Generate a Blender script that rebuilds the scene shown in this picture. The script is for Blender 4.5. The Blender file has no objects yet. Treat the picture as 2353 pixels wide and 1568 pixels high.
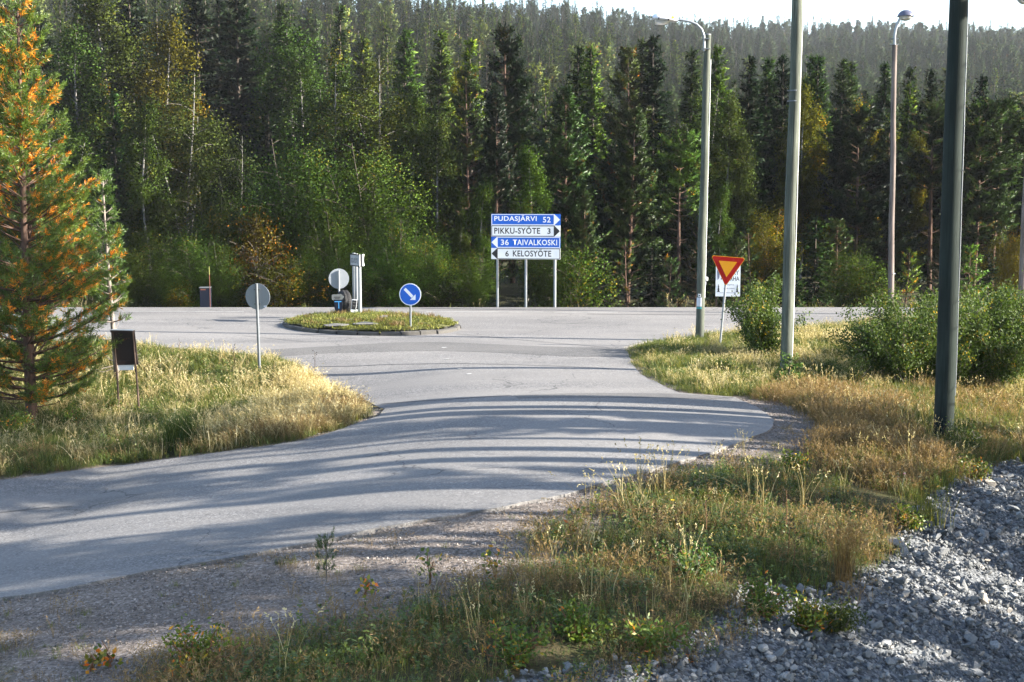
import bpy, bmesh, math, random
import numpy as np
from mathutils import Vector, Matrix, Euler
from mathutils.geometry import delaunay_2d_cdt

R = math.radians
rng = np.random.default_rng(7)
random.seed(7)
sc = bpy.context.scene
C = sc.collection

# ------------------------------------------------------------------ camera
CAM_Z, FPX, PITCH = 4.3, 1300.0, math.atan((341 - 186) / 1300.0)
cam = bpy.data.cameras.new('camera')
cam.sensor_width = 36.0
cam.lens = FPX / 1024 * 36.0
cam.clip_end = 6000
camo = bpy.data.objects.new('camera', cam)
camo.location = (0, 0, CAM_Z)
camo.rotation_euler = (R(90) - PITCH, 0, 0)
C.objects.link(camo)
sc.camera = camo

# ------------------------------------------------------------------ sky, sun, exposure
SUN_EL = R(25.0)
SUN_AZ = R(98.0)            # clockwise from the view direction (+Y): from the right, a little ahead
world = bpy.data.worlds.new('World')
sc.world = world
world.use_nodes = True
wn = world.node_tree
sky = wn.nodes.new('ShaderNodeTexSky')
sky.sky_type = 'NISHITA'
sky.sun_disc = False
sky.sun_elevation = SUN_EL
sky.sun_rotation = SUN_AZ
sky.air_density = 1.0
sky.dust_density = 1.2
wn.links.new(sky.outputs[0], wn.nodes['Background'].inputs[0])
wn.nodes['Background'].inputs[1].default_value = 0.095
sl = bpy.data.lights.new('sun', 'SUN')
sl.energy = 5.0
sl.angle = R(0.5)
sl.color = (1.0, 0.93, 0.82)
so = bpy.data.objects.new('sun', sl)
sdir = Vector((math.cos(SUN_EL) * math.sin(SUN_AZ), math.cos(SUN_EL) * math.cos(SUN_AZ), math.sin(SUN_EL)))
so.rotation_euler = sdir.to_track_quat('Z', 'Y').to_euler()
so.location = (60, 0, 60)
C.objects.link(so)
sc.view_settings.view_transform = 'Standard'
sc.view_settings.look = 'None'
sc.view_settings.gamma = 1
sc.view_settings.use_curve_mapping = False
sc.view_settings.exposure = 2.42
sc.render.engine = 'CYCLES'
sc.cycles.max_bounces = 6
sc.cycles.diffuse_bounces = 3
sc.cycles.transmission_bounces = 4
sc.cycles.transparent_max_bounces = 6

# ------------------------------------------------------------------ terrain
def sm(a, b, v):
    t = np.clip((v - a) / (b - a), 0, 1)
    return t * t * (3 - 2 * t)

def softplus(v, k):
    return np.logaddexp(0, v / k) * k

def slope_s(x, y):
    return (x - 1.2) * .79 - (y - 12.0) * .62

def hill(x, y):
    u = x / np.maximum(y, 1.0)
    t = np.clip((u + .20) / .42, 0, 1)
    slope = .180 - .030 * t
    start = 78 + 92 * t
    top = 320 + 330 * t
    yy = softplus(y - start, 6)
    rise = top - start
    yy = rise - softplus(rise - yy, 25)
    return slope * yy + (.9 * np.sin(x * .043 + 1.3) + 1.1 * np.sin(y * .031 + x * .017)) * sm(90, 140, y)

def H(x, y):
    x = np.asarray(x, float); y = np.asarray(y, float)
    z = -np.minimum(.009 * (x - 2.0) ** 2, .8) * (1 - sm(27, 36, y))
    s = slope_s(x, y)
    z = z - .05 * softplus(s + 3.5, .8) * (1 - sm(30, 38, y))
    bank = .42 * softplus(s, .35) * (1 - sm(30, 38, y))
    z = z - (3.4 - softplus(3.4 - bank, .4))
    z = z - .95 * sm(46.5, 48.6, y) + .7 * sm(50, 60, y)
    z = z - .12 * sm(-1.0, -4.0, x) * sm(14, 19, y) * (1 - sm(30, 36, y))
    z = z + hill(x, y) * sm(60, 78, y)
    return z

S = 1024 / 2353.0
cp, sp = math.cos(PITCH), math.sin(PITCH)
def ray(vx, vy):
    dx, dy = vx * S - 512, 341 - vy * S
    return np.array([dx, FPX * cp + dy * sp, -FPX * sp + dy * cp]) / FPX
def at_depth(vx, vy, Y):
    d = ray(vx, vy)
    return np.array([0, 0, CAM_Z]) + d * (Y / d[1])
def G(vx, vy):
    """the point of the ground seen at (vx, vy)"""
    d = ray(vx, vy)
    ts = np.concatenate([np.arange(4, 70, .05), np.arange(70, 700, .5)])
    X, Y, Z = d[0] * ts, d[1] * ts, CAM_Z + d[2] * ts
    below = np.nonzero(Z < H(X, Y))[0]
    t = ts[below[0]] if len(below) else ts[-1]
    return np.array([d[0] * t, d[1] * t, float(H(d[0] * t, d[1] * t))])
def poly(pts):
    return np.array([G(*p)[:2] for p in pts])
def inside(P, x, y):
    x = np.asarray(x, float); y = np.asarray(y, float)
    r = np.zeros(x.shape, bool)
    n = len(P)
    for i in range(n):
        x1, y1 = P[i]; x2, y2 = P[(i + 1) % n]
        if y1 == y2: continue
        c = ((y1 > y) != (y2 > y)) & (x < (x2 - x1) * (y - y1) / (y2 - y1) + x1)
        r ^= c
    return r
def edge_dist(P, x, y):
    d = np.full(np.shape(x), 1e9)
    n = len(P)
    for i in range(n):
        a = P[i]; b = P[(i + 1) % n]; v = b - a
        L = max(v @ v, 1e-9)
        t = np.clip(((x - a[0]) * v[0] + (y - a[1]) * v[1]) / L, 0, 1)
        d = np.minimum(d, np.hypot(x - a[0] - t * v[0], y - a[1] - t * v[1]))
    return d
def wob(x, y, f=1.0, ph=0.0):
    """a cheap smooth noise in -1..1"""
    return (np.sin(x * 1.7 * f + 1.3 * np.sin(y * 1.1 * f + ph) + ph) + np.sin(y * 2.3 * f + 1.7 * np.sin(x * .9 * f + 2 * ph)) + np.sin((x + y) * 3.1 * f + 2.2 * np.sin((x - y) * 1.3 * f) + ph)) / 3
def sample(P, n, seed=None):
    g = np.random.default_rng(seed) if seed is not None else rng
    lo, hi = P.min(0), P.max(0)
    out = np.zeros((0, 2))
    while len(out) < n:
        q = lo + g.random((max(n * 2, 64), 2)) * (hi - lo)
        out = np.concatenate([out, q[inside(P, q[:, 0], q[:, 1])]])
    return out[:n]
def area(P):
    x, y = P[:, 0], P[:, 1]
    return abs((x * np.roll(y, -1) - y * np.roll(x, -1)).sum()) / 2

# ------------------------------------------------------------------ materials
def mat(name):
    m = bpy.data.materials.new(name)
    m.use_nodes = True
    return m, m.node_tree, m.node_tree.nodes['Principled BSDF']
def N(nt, t, **kw):
    n = nt.nodes.new(t)
    for k, v in kw.items():
        if k in n.inputs.keys() if hasattr(n.inputs, 'keys') else False:
            n.inputs[k].default_value = v
        else:
            setattr(n, k, v)
    return n
def ramp(nt, fac, stops, interp='LINEAR'):
    r = nt.nodes.new('ShaderNodeValToRGB')
    r.color_ramp.interpolation = interp
    el = r.color_ramp.elements
    while len(el) < len(stops): el.new(.5)
    for e, (p, c) in zip(el, stops):
        e.position = p
        e.color = (c[0], c[1], c[2], 1) if hasattr(c, '__len__') else (c, c, c, 1)
    nt.links.new(fac, r.inputs[0])
    return r.outputs[0]
def noise(nt, scale, detail=3, rough=.55, vec=None, dist=0.0):
    n = nt.nodes.new('ShaderNodeTexNoise')
    n.inputs['Scale'].default_value = scale
    n.inputs['Detail'].default_value = detail
    n.inputs['Roughness'].default_value = rough
    n.inputs['Distortion'].default_value = dist
    if vec is not None: nt.links.new(vec, n.inputs['Vector'])
    return n.outputs['Fac']
def mix(nt, fac, a, b, mode='MIX'):
    n = nt.nodes.new('ShaderNodeMix')
    n.data_type = 'RGBA'; n.blend_type = mode
    for s, v in ((n.inputs[0], fac), (n.inputs[6], a), (n.inputs[7], b)):
        if isinstance(v, (int, float)): s.default_value = v
        elif isinstance(v, tuple): s.default_value = (*v, 1)
        else: nt.links.new(v, s)
    return n.outputs[2]
def bump(nt, bs, h, strength=.4, dist=.02):
    b = nt.nodes.new('ShaderNodeBump')
    b.inputs['Strength'].default_value = strength
    b.inputs['Distance'].default_value = dist
    nt.links.new(h, b.inputs['Height'])
    nt.links.new(b.outputs[0], bs.inputs['Normal'])
def geo_pos(nt):
    return nt.nodes.new('ShaderNodeNewGeometry').outputs['Position']
def obj_co(nt):
    return nt.nodes.new('ShaderNodeTexCoord').outputs['Object']
def mapping(nt, vec, scale):
    m = nt.nodes.new('ShaderNodeMapping')
    m.inputs['Scale'].default_value = scale
    nt.links.new(vec, m.inputs[0])
    return m.outputs[0]

def plain(name, col, rough=.6, metal=0.0, grain=.12, gs=40.0, spec=.3):
    m, nt, b = mat(name)
    co = obj_co(nt)
    f = noise(nt, gs, 4, .6, co)
    f2 = noise(nt, gs * .12, 3, .6, co)
    c1 = mix(nt, f, tuple(c * (1 - grain) for c in col), tuple(min(1, c * (1 + grain)) for c in col))
    c2 = mix(nt, ramp(nt, f2, [(.45, 0), (.75, 1)]), c1, tuple(c * (1 - grain * 1.3) for c in col))
    nt.links.new(c2, b.inputs['Base Color'])
    b.inputs['Roughness'].default_value = rough
    b.inputs['Metallic'].default_value = metal
    b.inputs['Specular IOR Level'].default_value = spec
    return m

def foliage(name, stops, trans=.3, rough=.55, spec=.25, hue_noise=.35, pos_scale=.9):
    """leaf colour from a per-leaf value, an object colour and a slow noise"""
    m, nt, b = mat(name)
    a = nt.nodes.new('ShaderNodeAttribute'); a.attribute_name = 'tint'
    oi = nt.nodes.new('ShaderNodeObjectInfo')
    n = noise(nt, pos_scale, 2, .5, geo_pos(nt))
    ma = nt.nodes.new('ShaderNodeMath'); ma.operation = 'MULTIPLY_ADD'
    nt.links.new(n, ma.inputs[0]); ma.inputs[1].default_value = hue_noise
    mb = nt.nodes.new('ShaderNodeMath'); mb.operation = 'SUBTRACT'
    nt.links.new(a.outputs['Fac'], mb.inputs[0]); mb.inputs[1].default_value = hue_noise * .5
    nt.links.new(mb.outputs[0], ma.inputs[2])
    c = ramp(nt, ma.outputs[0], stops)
    c = mix(nt, 1.0, c, oi.outputs['Color'], 'MULTIPLY')
    nt.links.new(c, b.inputs['Base Color'])
    b.inputs['Roughness'].default_value = rough
    b.inputs['Specular IOR Level'].default_value = spec
    t = nt.nodes.new('ShaderNodeBsdfTranslucent')
    nt.links.new(mix(nt, 1.0, c, (1.25, 1.2, .7), 'MULTIPLY'), t.inputs[0])
    ms = nt.nodes.new('ShaderNodeMixShader')
    ms.inputs[0].default_value = trans
    nt.links.new(b.outputs[0], ms.inputs[1]); nt.links.new(t.outputs[0], ms.inputs[2])
    nt.links.new(ms.outputs[0], nt.nodes['Material Output'].inputs[0])
    return m

M = {}
M['spruce'] = foliage('spruce_needles', [(0, (.009, .021, .006)), (.45, (.026, .057, .014)), (.8, (.052, .096, .018)), (1, (.095, .13, .022))], .2, .6, .2)
M['pine'] = foliage('pine_needles', [(0, (.015, .032, .010)), (.45, (.041, .076, .018)), (.78, (.070, .110, .022)), (.84, (.16, .10, .018)), (1, (.38, .16, .022))], .16, .5, .3)
M['birch'] = foliage('birch_leaves', [(0, (.026, .040, .008)), (.4, (.055, .076, .014)), (.74, (.086, .105, .017)), (.9, (.14, .12, .02)), (1, (.24, .14, .02))], .26, .7, .15)
M['willow'] = foliage('willow_leaves', [(0, (.024, .042, .010)), (.45, (.060, .088, .020)), (.8, (.105, .128, .030)), (.93, (.22, .19, .04)), (1, (.42, .24, .03))], .34, .6, .22)
M['forb'] = foliage('weed_leaves', [(0, (.030, .055, .012)), (.45, (.075, .115, .022)), (.75, (.14, .16, .03)), (.88, (.38, .26, .03)), (1, (.48, .14, .03))], .34, .5, .35, .5)
M['grass_tan'] = foliage('dry_grass', [(0, (.15, .115, .05)), (.35, (.30, .24, .11)), (.65, (.46, .385, .20)), (1, (.62, .54, .34))], .34, .6, .2, .55, .5)
M['grass_rust'] = foliage('rusty_grass', [(0, (.06, .046, .022)), (.35, (.14, .095, .042)), (.7, (.235, .155, .07)), (1, (.36, .27, .14))], .34, .6, .2, .5, .7)
M['grass_green'] = foliage('green_grass', [(0, (.030, .045, .012)), (.4, (.08, .105, .022)), (.7, (.155, .165, .034)), (1, (.28, .25, .07))], .34, .55, .25, .6, .6)
M['moss'] = foliage('island_moss', [(0, (.04, .042, .014)), (.4, (.10, .112, .028)), (.7, (.20, .205, .045)), (1, (.36, .35, .12))], .25, .7, .1, .7, 1.6)

def bark(name, a, b_, sc_=(9, 9, 1.6), c=None, rough=.85):
    m, nt, b = mat(name)
    co = mapping(nt, obj_co(nt), sc_)
    f = noise(nt, 3.0, 5, .65, co, .4)
    col = ramp(nt, f, [(.3, a), (.62, b_)] + ([(.8, c)] if c else []))
    nt.links.new(col, b.inputs['Base Color'])
    b.inputs['Roughness'].default_value = rough
    b.inputs['Specular IOR Level'].default_value = .15
    bump(nt, b, f, .5, .02)
    return m
M['bark'] = bark('spruce_bark', (.035, .028, .022), (.11, .09, .075))
M['pine_bark'] = bark('pine_bark', (.035, .024, .019), (.11, .066, .048), c=(.20, .11, .07))
M['birch_bark'] = bark('birch_bark', (.05, .045, .04), (.24, .23, .21), (3, 3, 5), (.42, .40, .37))
M['twig'] = bark('grey_twig', (.06, .05, .04), (.22, .19, .165))

def pole_wood(name, a, b_, c):
    m, nt, b = mat(name)
    co = obj_co(nt)
    f = noise(nt, 2.0, 6, .65, mapping(nt, co, (16, 16, .8)), .6)
    f2 = noise(nt, 1.4, 3, .6, mapping(nt, co, (2.5, 2.5, .55)))
    f3 = noise(nt, 1.0, 3, .6, mapping(nt, co, (46, 46, .35)), .1)
    col = ramp(nt, f, [(.28, a), (.5, b_), (.75, c)])
    col = mix(nt, ramp(nt, f2, [(.40, 0), (.62, .8)]), col, tuple(x * .58 for x in b_))
    col = mix(nt, ramp(nt, f3, [(.57, 0), (.66, .85)]), col, tuple(x * .3 for x in a))
    nt.links.new(col, b.inputs['Base Color'])
    b.inputs['Roughness'].default_value = .8
    b.inputs['Specular IOR Level'].default_value = .15
    bump(nt, b, f3, .5, .01)
    return m
M['pole_green'] = pole_wood('pole_wood_greenish', (.05, .055, .043), (.10, .113, .092), (.165, .172, .145))
M['pole_dark'] = pole_wood('pole_wood_dark', (.010, .014, .012), (.018, .027, .023), (.028, .037, .031))  # wood colour darkened further to hold the shade the pole stands in
M['pole_pink'] = pole_wood('pole_wood_pinkish', (.09, .075, .066), (.175, .145, .13), (.25, .21, .19))

def asphalt(name, lo, hi, tint=(1, 1, 1)):
    m, nt, b = mat(name)
    p = geo_pos(nt)
    fine = noise(nt, 85, 2, .7, p)
    med = noise(nt, 19, 3, .7, p)
    big = noise(nt, .55, 4, .6, mapping(nt, p, (.5, 1.2, 1)))
    v = nt.nodes.new('ShaderNodeTexVoronoi'); v.inputs['Scale'].default_value = 42
    nt.links.new(p, v.inputs['Vector'])
    g = nt.nodes.new('ShaderNodeSeparateColor'); nt.links.new(v.outputs['Color'], g.inputs[0])
    stone = ramp(nt, g.outputs[0], [(0, lo * .55), (.45, lo), (.8, hi), (1, hi * 1.65)])
    c = mix(nt, ramp(nt, fine, [(.35, .35), (.65, .0)]), stone, (lo * .4,) * 3)
    c = mix(nt, ramp(nt, med, [(.4, 0), (.7, .35)]), c, (hi * 1.1,) * 3)
    c = mix(nt, ramp(nt, big, [(.36, .55), (.64, 0)]), c, (lo * .82, lo * .82, lo * .82))
    big2 = noise(nt, .22, 3, .6, mapping(nt, p, (.45, 1.6, 1)), .8)
    c = mix(nt, ramp(nt, big2, [(.42, 0), (.62, .45)]), c, (hi * 1.12, hi * 1.10, hi * 1.06))
    c = mix(nt, 1.0, c, tint, 'MULTIPLY')
    ve = nt.nodes.new('ShaderNodeTexVoronoi'); ve.feature = 'DISTANCE_TO_EDGE'; ve.inputs['Scale'].default_value = .42
    wv = nt.nodes.new('ShaderNodeVectorMath'); wv.operation = 'MULTIPLY_ADD'
    wn_ = nt.nodes.new('ShaderNodeTexNoise'); wn_.inputs['Scale'].default_value = 1.6; wn_.inputs['Detail'].default_value = 5
    nt.links.new(p, wn_.inputs['Vector']); nt.links.new(wn_.outputs['Color'], wv.inputs[0]); wv.inputs[1].default_value = (1.1, 1.1, 0); nt.links.new(p, wv.inputs[2])
    nt.links.new(wv.outputs[0], ve.inputs['Vector'])
    crack = nt.nodes.new('ShaderNodeMath'); crack.operation = 'MULTIPLY'
    nt.links.new(ramp(nt, ve.outputs['Distance'], [(.002, 1), (.009, 0)]), crack.inputs[0])
    nt.links.new(ramp(nt, noise(nt, .33, 2, .5, p), [(.48, 0), (.58, .8)]), crack.inputs[1])
    c = mix(nt, crack.outputs[0], c, (.03, .03, .03))
    nt.links.new(c, b.inputs['Base Color'])
    b.inputs['Roughness'].default_value = .78
    b.inputs['Specular IOR Level'].default_value = .3
    bump(nt, b, g.outputs[1], .5, .012)
    return m
M['asphalt'] = asphalt('worn_asphalt', .12, .18, (1.0, .965, .94))
M['asphalt_band'] = asphalt('newer_asphalt', .08, .118, (1, .965, .94))
M['tar'] = plain('tar_seam', (.05, .05, .053), .6)
M['paint_worn'] = plain('worn_road_paint', (.34, .34, .33), .7, grain=.4, gs=14)

def ground_mat():
    m, nt, b = mat('verge_ground')
    p = geo_pos(nt)
    at = lambda n: (lambda a: (setattr(a, 'attribute_name', n), a.outputs['Fac'])[1])(nt.nodes.new('ShaderNodeAttribute'))
    f1 = noise(nt, 26, 4, .7, p); f2 = noise(nt, 2.2, 4, .6, p); f3 = noise(nt, 90, 2, .7, p)
    v = nt.nodes.new('ShaderNodeTexVoronoi'); v.inputs['Scale'].default_value = 34; nt.links.new(p, v.inputs['Vector'])
    g = nt.nodes.new('ShaderNodeSeparateColor'); nt.links.new(v.outputs['Color'], g.inputs[0])
    gravel = ramp(nt, g.outputs[0], [(0, (.07, .06, .055)), (.4, (.155, .132, .115)), (.75, (.225, .192, .17)), (1, (.36, .32, .29))])
    gravel = mix(nt, ramp(nt, f1, [(.4, 0), (.62, .6)]), gravel, (.185, .15, .12))
    gravel = mix(nt, ramp(nt, f2, [(.5, 0), (.72, .55)]), gravel, (.12, .10, .09))
    soil = ramp(nt, f1, [(.3, (.030, .024, .014)), (.55, (.075, .062, .030)), (.75, (.12, .10, .05))])
    soil = mix(nt, ramp(nt, f2, [(.4, 0), (.65, .6)]), soil, (.055, .065, .020))
    rub = ramp(nt, g.outputs[1], [(0, (.05, .053, .058)), (.6, (.14, .15, .16)), (1, (.26, .27, .28))])
    forest = ramp(nt, f1, [(.3, (.018, .022, .010)), (.7, (.06, .055, .025))])
    c = mix(nt, at('gravel'), soil, gravel)
    c = mix(nt, at('rubble'), c, rub)
    c = mix(nt, at('forest'), c, forest)
    nt.links.new(c, b.inputs['Base Color'])
    b.inputs['Roughness'].default_value = .9
    b.inputs['Specular IOR Level'].default_value = .15
    h = nt.nodes.new('ShaderNodeMath'); h.operation = 'ADD'
    nt.links.new(g.outputs[0], h.inputs[0]); nt.links.new(f3, h.inputs[1])
    bump(nt, b, h.outputs[0], .8, .03)
    return m
M['ground'] = ground_mat()

def stone_mat(name, stops, rough=.8):
    m, nt, b = mat(name)
    oi = nt.nodes.new('ShaderNodeObjectInfo')
    f = noise(nt, 9, 4, .65, obj_co(nt))
    c = ramp(nt, oi.outputs['Random'], stops)
    c = mix(nt, ramp(nt, f, [(.35, .45), (.65, 0)]), c, tuple(x * .55 for x in stops[0][1]))
    nt.links.new(c, b.inputs['Base Color'])
    b.inputs['Roughness'].default_value = rough
    b.inputs['Specular IOR Level'].default_value = .25
    bump(nt, b, f, .35, .02)
    return m
M['rock'] = stone_mat('crushed_rock', [(0, (.085, .09, .092)), (.4, (.165, .17, .17)), (.75, (.25, .25, .245)), (.93, (.37, .365, .35)), (1, (.33, .28, .22))])
M['pebble'] = stone_mat('gravel_stone', [(0, (.08, .072, .068)), (.4, (.165, .142, .125)), (.7, (.235, .20, .175)), (.9, (.36, .33, .30)), (1, (.12, .12, .125))])
M['kerb'] = plain('kerb_concrete', (.07, .066, .06), .85, grain=.3, gs=22)
M['slab'] = plain('pale_slab', (.13, .125, .115), .85, grain=.25, gs=14)

M['white'] = plain('sign_white', (.82, .83, .84), .5, grain=.03, spec=.15)
M['blue'] = plain('sign_blue', (.022, .125, .56), .5, grain=.05, spec=.15)
M['black'] = plain('sign_black', (.018, .018, .022), .4, grain=.1, spec=.4)
M['red'] = plain('sign_red', (.36, .008, .006), .5, grain=.05, spec=.15)
M['yellow'] = plain('sign_yellow', (.72, .31, .015), .5, grain=.05, spec=.15)
M['sign_back'] = plain('aluminium_sign_back', (.24, .265, .29), .5, .2, grain=.06, spec=.4)
M['galv'] = plain('galvanised_steel', (.27, .29, .31), .45, .5, grain=.14, gs=9)
M['galv_dull'] = plain('dull_steel', (.15, .165, .18), .5, .5, grain=.18, gs=9)
M['lamp_white'] = plain('lamp_housing_white', (.66, .67, .72), .4, grain=.05)
M['lamp_dark'] = plain('lamp_dome_grey', (.10, .105, .15), .3, .3, grain=.08)
M['orange_sticker'] = plain('yellow_sticker', (.85, .62, .05), .5)
M['dark_wood'] = plain('dark_stained_wood', (.022, .014, .011), .7, grain=.35, gs=18)
M['leg_wood'] = bark('weathered_leg_wood', (.025, .018, .014), (.10, .07, .055), (18, 18, 2))
M['tyre'] = plain('tyre_rubber', (.018, .018, .019), .75, grain=.2, gs=30)
M['cabinet'] = plain('navy_cabinet', (.007, .010, .020), .8, grain=.1, spec=.1)
M['teal'] = plain('notice_teal', (.05, .30, .33), .5)
M['paper'] = plain('notice_paper', (.62, .66, .74), .6, grain=.08)
M['marker_orange'] = plain('marker_orange', (.13, .045, .03), .6)
M['panel_shaded'] = plain('shaded_sign_white', (.36, .37, .38), .5, spec=.15)  # sign white darkened: the panel's shade is put into the colour
M['marker_yellow'] = plain('marker_yellow', (.22, .22, .06), .6)
M['grey_text'] = plain('grey_print', (.16, .17, .24), .5)
M['plate_grey'] = plain('weathered_plate', (.09, .10, .105), .6, grain=.3, gs=22)
M['icon_blue'] = plain('emblem_blue', (.04, .2, .45), .4)
M['petal_pink'] = plain('pink_petal', (.50, .14, .42), .6)
M['petal_yellow'] = plain('yellow_petal', (.75, .50, .02), .6)
M['seed'] = plain('dark_seedhead', (.045, .03, .02), .8)
M['stem'] = plain('reddish_stem', (.16, .075, .035), .7)

def lens_mat():
    m, nt, b = mat('lamp_lens')
    b.inputs['Base Color'].default_value = (.75, .78, .8, 1)
    b.inputs['Roughness'].default_value = .12
    b.inputs['Transmission Weight'].default_value = .6
    return m
M['lens'] = lens_mat()

# ------------------------------------------------------------------ objects
def tag(o, label=None, cat=None, group=None, kind=None):
    if label: o['label'] = label
    if cat: o['category'] = cat
    if group: o['group'] = group
    if kind: o['kind'] = kind
    return o
def link(name, data, parent=None, loc=None):
    o = bpy.data.objects.new(name, data)
    C.objects.link(o)
    if parent is not None: o.parent = parent
    if loc is not None: o.location = loc
    return o
def thing(name, label, cat, loc, rz=0.0, group=None, rot=None):
    o = link(name, None, None, loc)
    o.empty_display_size = .2
    o.rotation_euler = rot if rot is not None else (0, 0, rz)
    return tag(o, label, cat, group)

class MB:
    """collects shapes and links them as one mesh"""
    def __init__(s): s.v, s.f, s.m, s.sm = [], [], [], []
    def add(s, vs, fs, mi=0, smooth=False):
        k = len(s.v); s.v += [tuple(p) for p in vs]
        for f in fs: s.f.append([i + k for i in f]); s.m.append(mi); s.sm.append(smooth)
    def box(s, c, d, rot=None, mi=0, bev=0.0):
        hx, hy, hz = d[0] / 2, d[1] / 2, d[2] / 2
        if bev > 0:
            bm = bmesh.new(); bmesh.ops.create_cube(bm, size=1)
            for v in bm.verts: v.co = Vector((v.co.x * d[0], v.co.y * d[1], v.co.z * d[2]))
            bmesh.ops.bevel(bm, geom=list(bm.edges), offset=bev, segments=2, affect='EDGES', profile=.5)
            vs = [v.co.copy() for v in bm.verts]; bm.verts.index_update()
            fs = [[v.index for v in f.verts] for f in bm.faces]; bm.free()
        else:
            vs = [Vector((x * hx, y * hy, z * hz)) for x in (-1, 1) for y in (-1, 1) for z in (-1, 1)]
            fs = [(0, 1, 3, 2), (4, 6, 7, 5), (0, 4, 5, 1), (2, 3, 7, 6), (0, 2, 6, 4), (1, 5, 7, 3)]
        M3 = Euler(rot).to_matrix() if rot else Matrix.Identity(3)
        s.add([M3 @ v + Vector(c) for v in vs], fs, mi)
        return s
    def tube(s, pts, rad, n=10, mi=0, cap=True):
        pts = [Vector(p) for p in pts]
        if not hasattr(rad, '__len__'): rad = [rad] * len(pts)
        ref = Vector((0, 1, 0)) if abs((pts[-1] - pts[0]).normalized().y) < .9 else Vector((1, 0, 0))
        vs, fs = [], []
        for i, p in enumerate(pts):
            t = (pts[min(i + 1, len(pts) - 1)] - pts[max(i - 1, 0)]).normalized()
            a = t.cross(ref).normalized(); b = t.cross(a)
            for k in range(n):
                w = 2 * math.pi * k / n
                vs.append(p + a * (math.cos(w) * rad[i]) + b * (math.sin(w) * rad[i]))
        for i in range(len(pts) - 1):
            for k in range(n):
                fs.append((i * n + k, i * n + (k + 1) % n, (i + 1) * n + (k + 1) % n, (i + 1) * n + k))
        s.add(vs, fs, mi, True)
        if cap:
            s.add(vs[:n], [list(range(n))], mi); s.add(vs[-n:], [list(range(n))[::-1]], mi)
        return s
    def prism(s, pts, y0, y1, mi=0):
        """outline in (x, z), thickness along y"""
        n = len(pts)
        vs = [(x, y0, z) for x, z in pts] + [(x, y1, z) for x, z in pts]
        fs = [list(range(n)), list(range(2 * n - 1, n - 1, -1))] + [(i, n + i, n + (i + 1) % n, (i + 1) % n) for i in range(n)]
        s.add(vs, fs, mi); return s
    def lathe(s, prof, c=(0, 0, 0), n=24, mi=0, axis='z'):
        vs, fs = [], []
        for r_, z in prof:
            for k in range(n):
                w = 2 * math.pi * k / n
                p = (r_ * math.cos(w), r_ * math.sin(w), z) if axis == 'z' else (z, r_ * math.cos(w), r_ * math.sin(w))
                vs.append((p[0] + c[0], p[1] + c[1], p[2] + c[2]))
        for i in range(len(prof) - 1):
            for k in range(n):
                fs.append((i * n + k, i * n + (k + 1) % n, (i + 1) * n + (k + 1) % n, (i + 1) * n + k))
        s.add(vs, fs, mi, True); return s
    def mesh(s, name, mats):
        me = bpy.data.meshes.new(name)
        me.from_pydata(s.v, [], s.f)
        for m_ in (mats if isinstance(mats, (list, tuple)) else [mats]): me.materials.append(m_)
        me.polygons.foreach_set('material_index', s.m)
        me.polygons.foreach_set('use_smooth', s.sm)
        me.update()
        return me
    def build(s, name, mats, parent=None, loc=None):
        return link(name, s.mesh(name, mats), parent, loc)

def boxes(name, m, parent, *bs):
    for c, d, *r in bs: MB().box(c, d, r[0] if r else None).build(name, m, parent)

def disc_pts(r, n=40, cx=0, cz=0):
    return [(cx + r * math.cos(2 * math.pi * k / n), cz + r * math.sin(2 * math.pi * k / n)) for k in range(n)]

def lettering(body, w, h, cx, cz, y, m, parent, name='lettering', bold=.018, space=1.08):
    """flat print, fitted to a box, in the plane facing -Y"""
    cu = bpy.data.curves.new('print', 'FONT')
    cu.body = body; cu.size = 1; cu.offset = bold; cu.space_character = space; cu.resolution_u = 3
    t = bpy.data.objects.new('print', cu); C.objects.link(t)
    dg = bpy.context.evaluated_depsgraph_get()
    me = bpy.data.meshes.new_from_object(t.evaluated_get(dg))
    bpy.data.objects.remove(t); bpy.data.curves.remove(cu)
    n = len(me.vertices)
    co = np.zeros(n * 3); me.vertices.foreach_get('co', co); co = co.reshape(-1, 3)
    lo, hi = co.min(0), co.max(0)
    out = np.zeros_like(co)
    out[:, 0] = (co[:, 0] - (lo[0] + hi[0]) / 2) / (hi[0] - lo[0]) * w + cx
    out[:, 2] = (co[:, 1] - (lo[1] + hi[1]) / 2) / (hi[1] - lo[1]) * h + cz
    out[:, 1] = y
    me.vertices.foreach_set('co', out.ravel()); me.update()
    me.materials.clear(); me.materials.append(m)
    return link(name, me, parent)

# ================================================================== ground, roads
ASPH_V = [(-900, 745), (-400, 762), (0, 778), (200, 787), (330, 794), (450, 804), (560, 813), (640, 822), (700, 845), (750, 877), (800, 906), (850, 925), (884, 940),
          (868, 956), (800, 982), (700, 1011), (600, 1027), (450, 1047), (250, 1072), (0, 1105), (-300, 1150), (-800, 1240), (-1300, 1330),
          (-1300, 1640), (-800, 1560), (-300, 1450), (0, 1374), (150, 1352), (350, 1312), (560, 1277), (740, 1242), (860, 1216), (1000, 1191), (1150, 1166), (1300, 1136),
          (1440, 1097), (1540, 1067), (1640, 1037), (1720, 1011), (1772, 986), (1780, 965), (1740, 936), (1690, 913), (1560, 902), (1530, 888), (1480, 865), (1456, 845),
          (1447, 822), (1434, 798), (1480, 785), (1600, 771), (1700, 761), (1830, 751), (1900, 743), (2010, 735), (2353, 732), (2900, 730)]
A0 = poly(ASPH_V)
yr = A0[-1][1]
ASPH = np.concatenate([A0, [[75, yr], [75, 46.25], [-75, 46.25], [-75, A0[0][1]]]])
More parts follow.
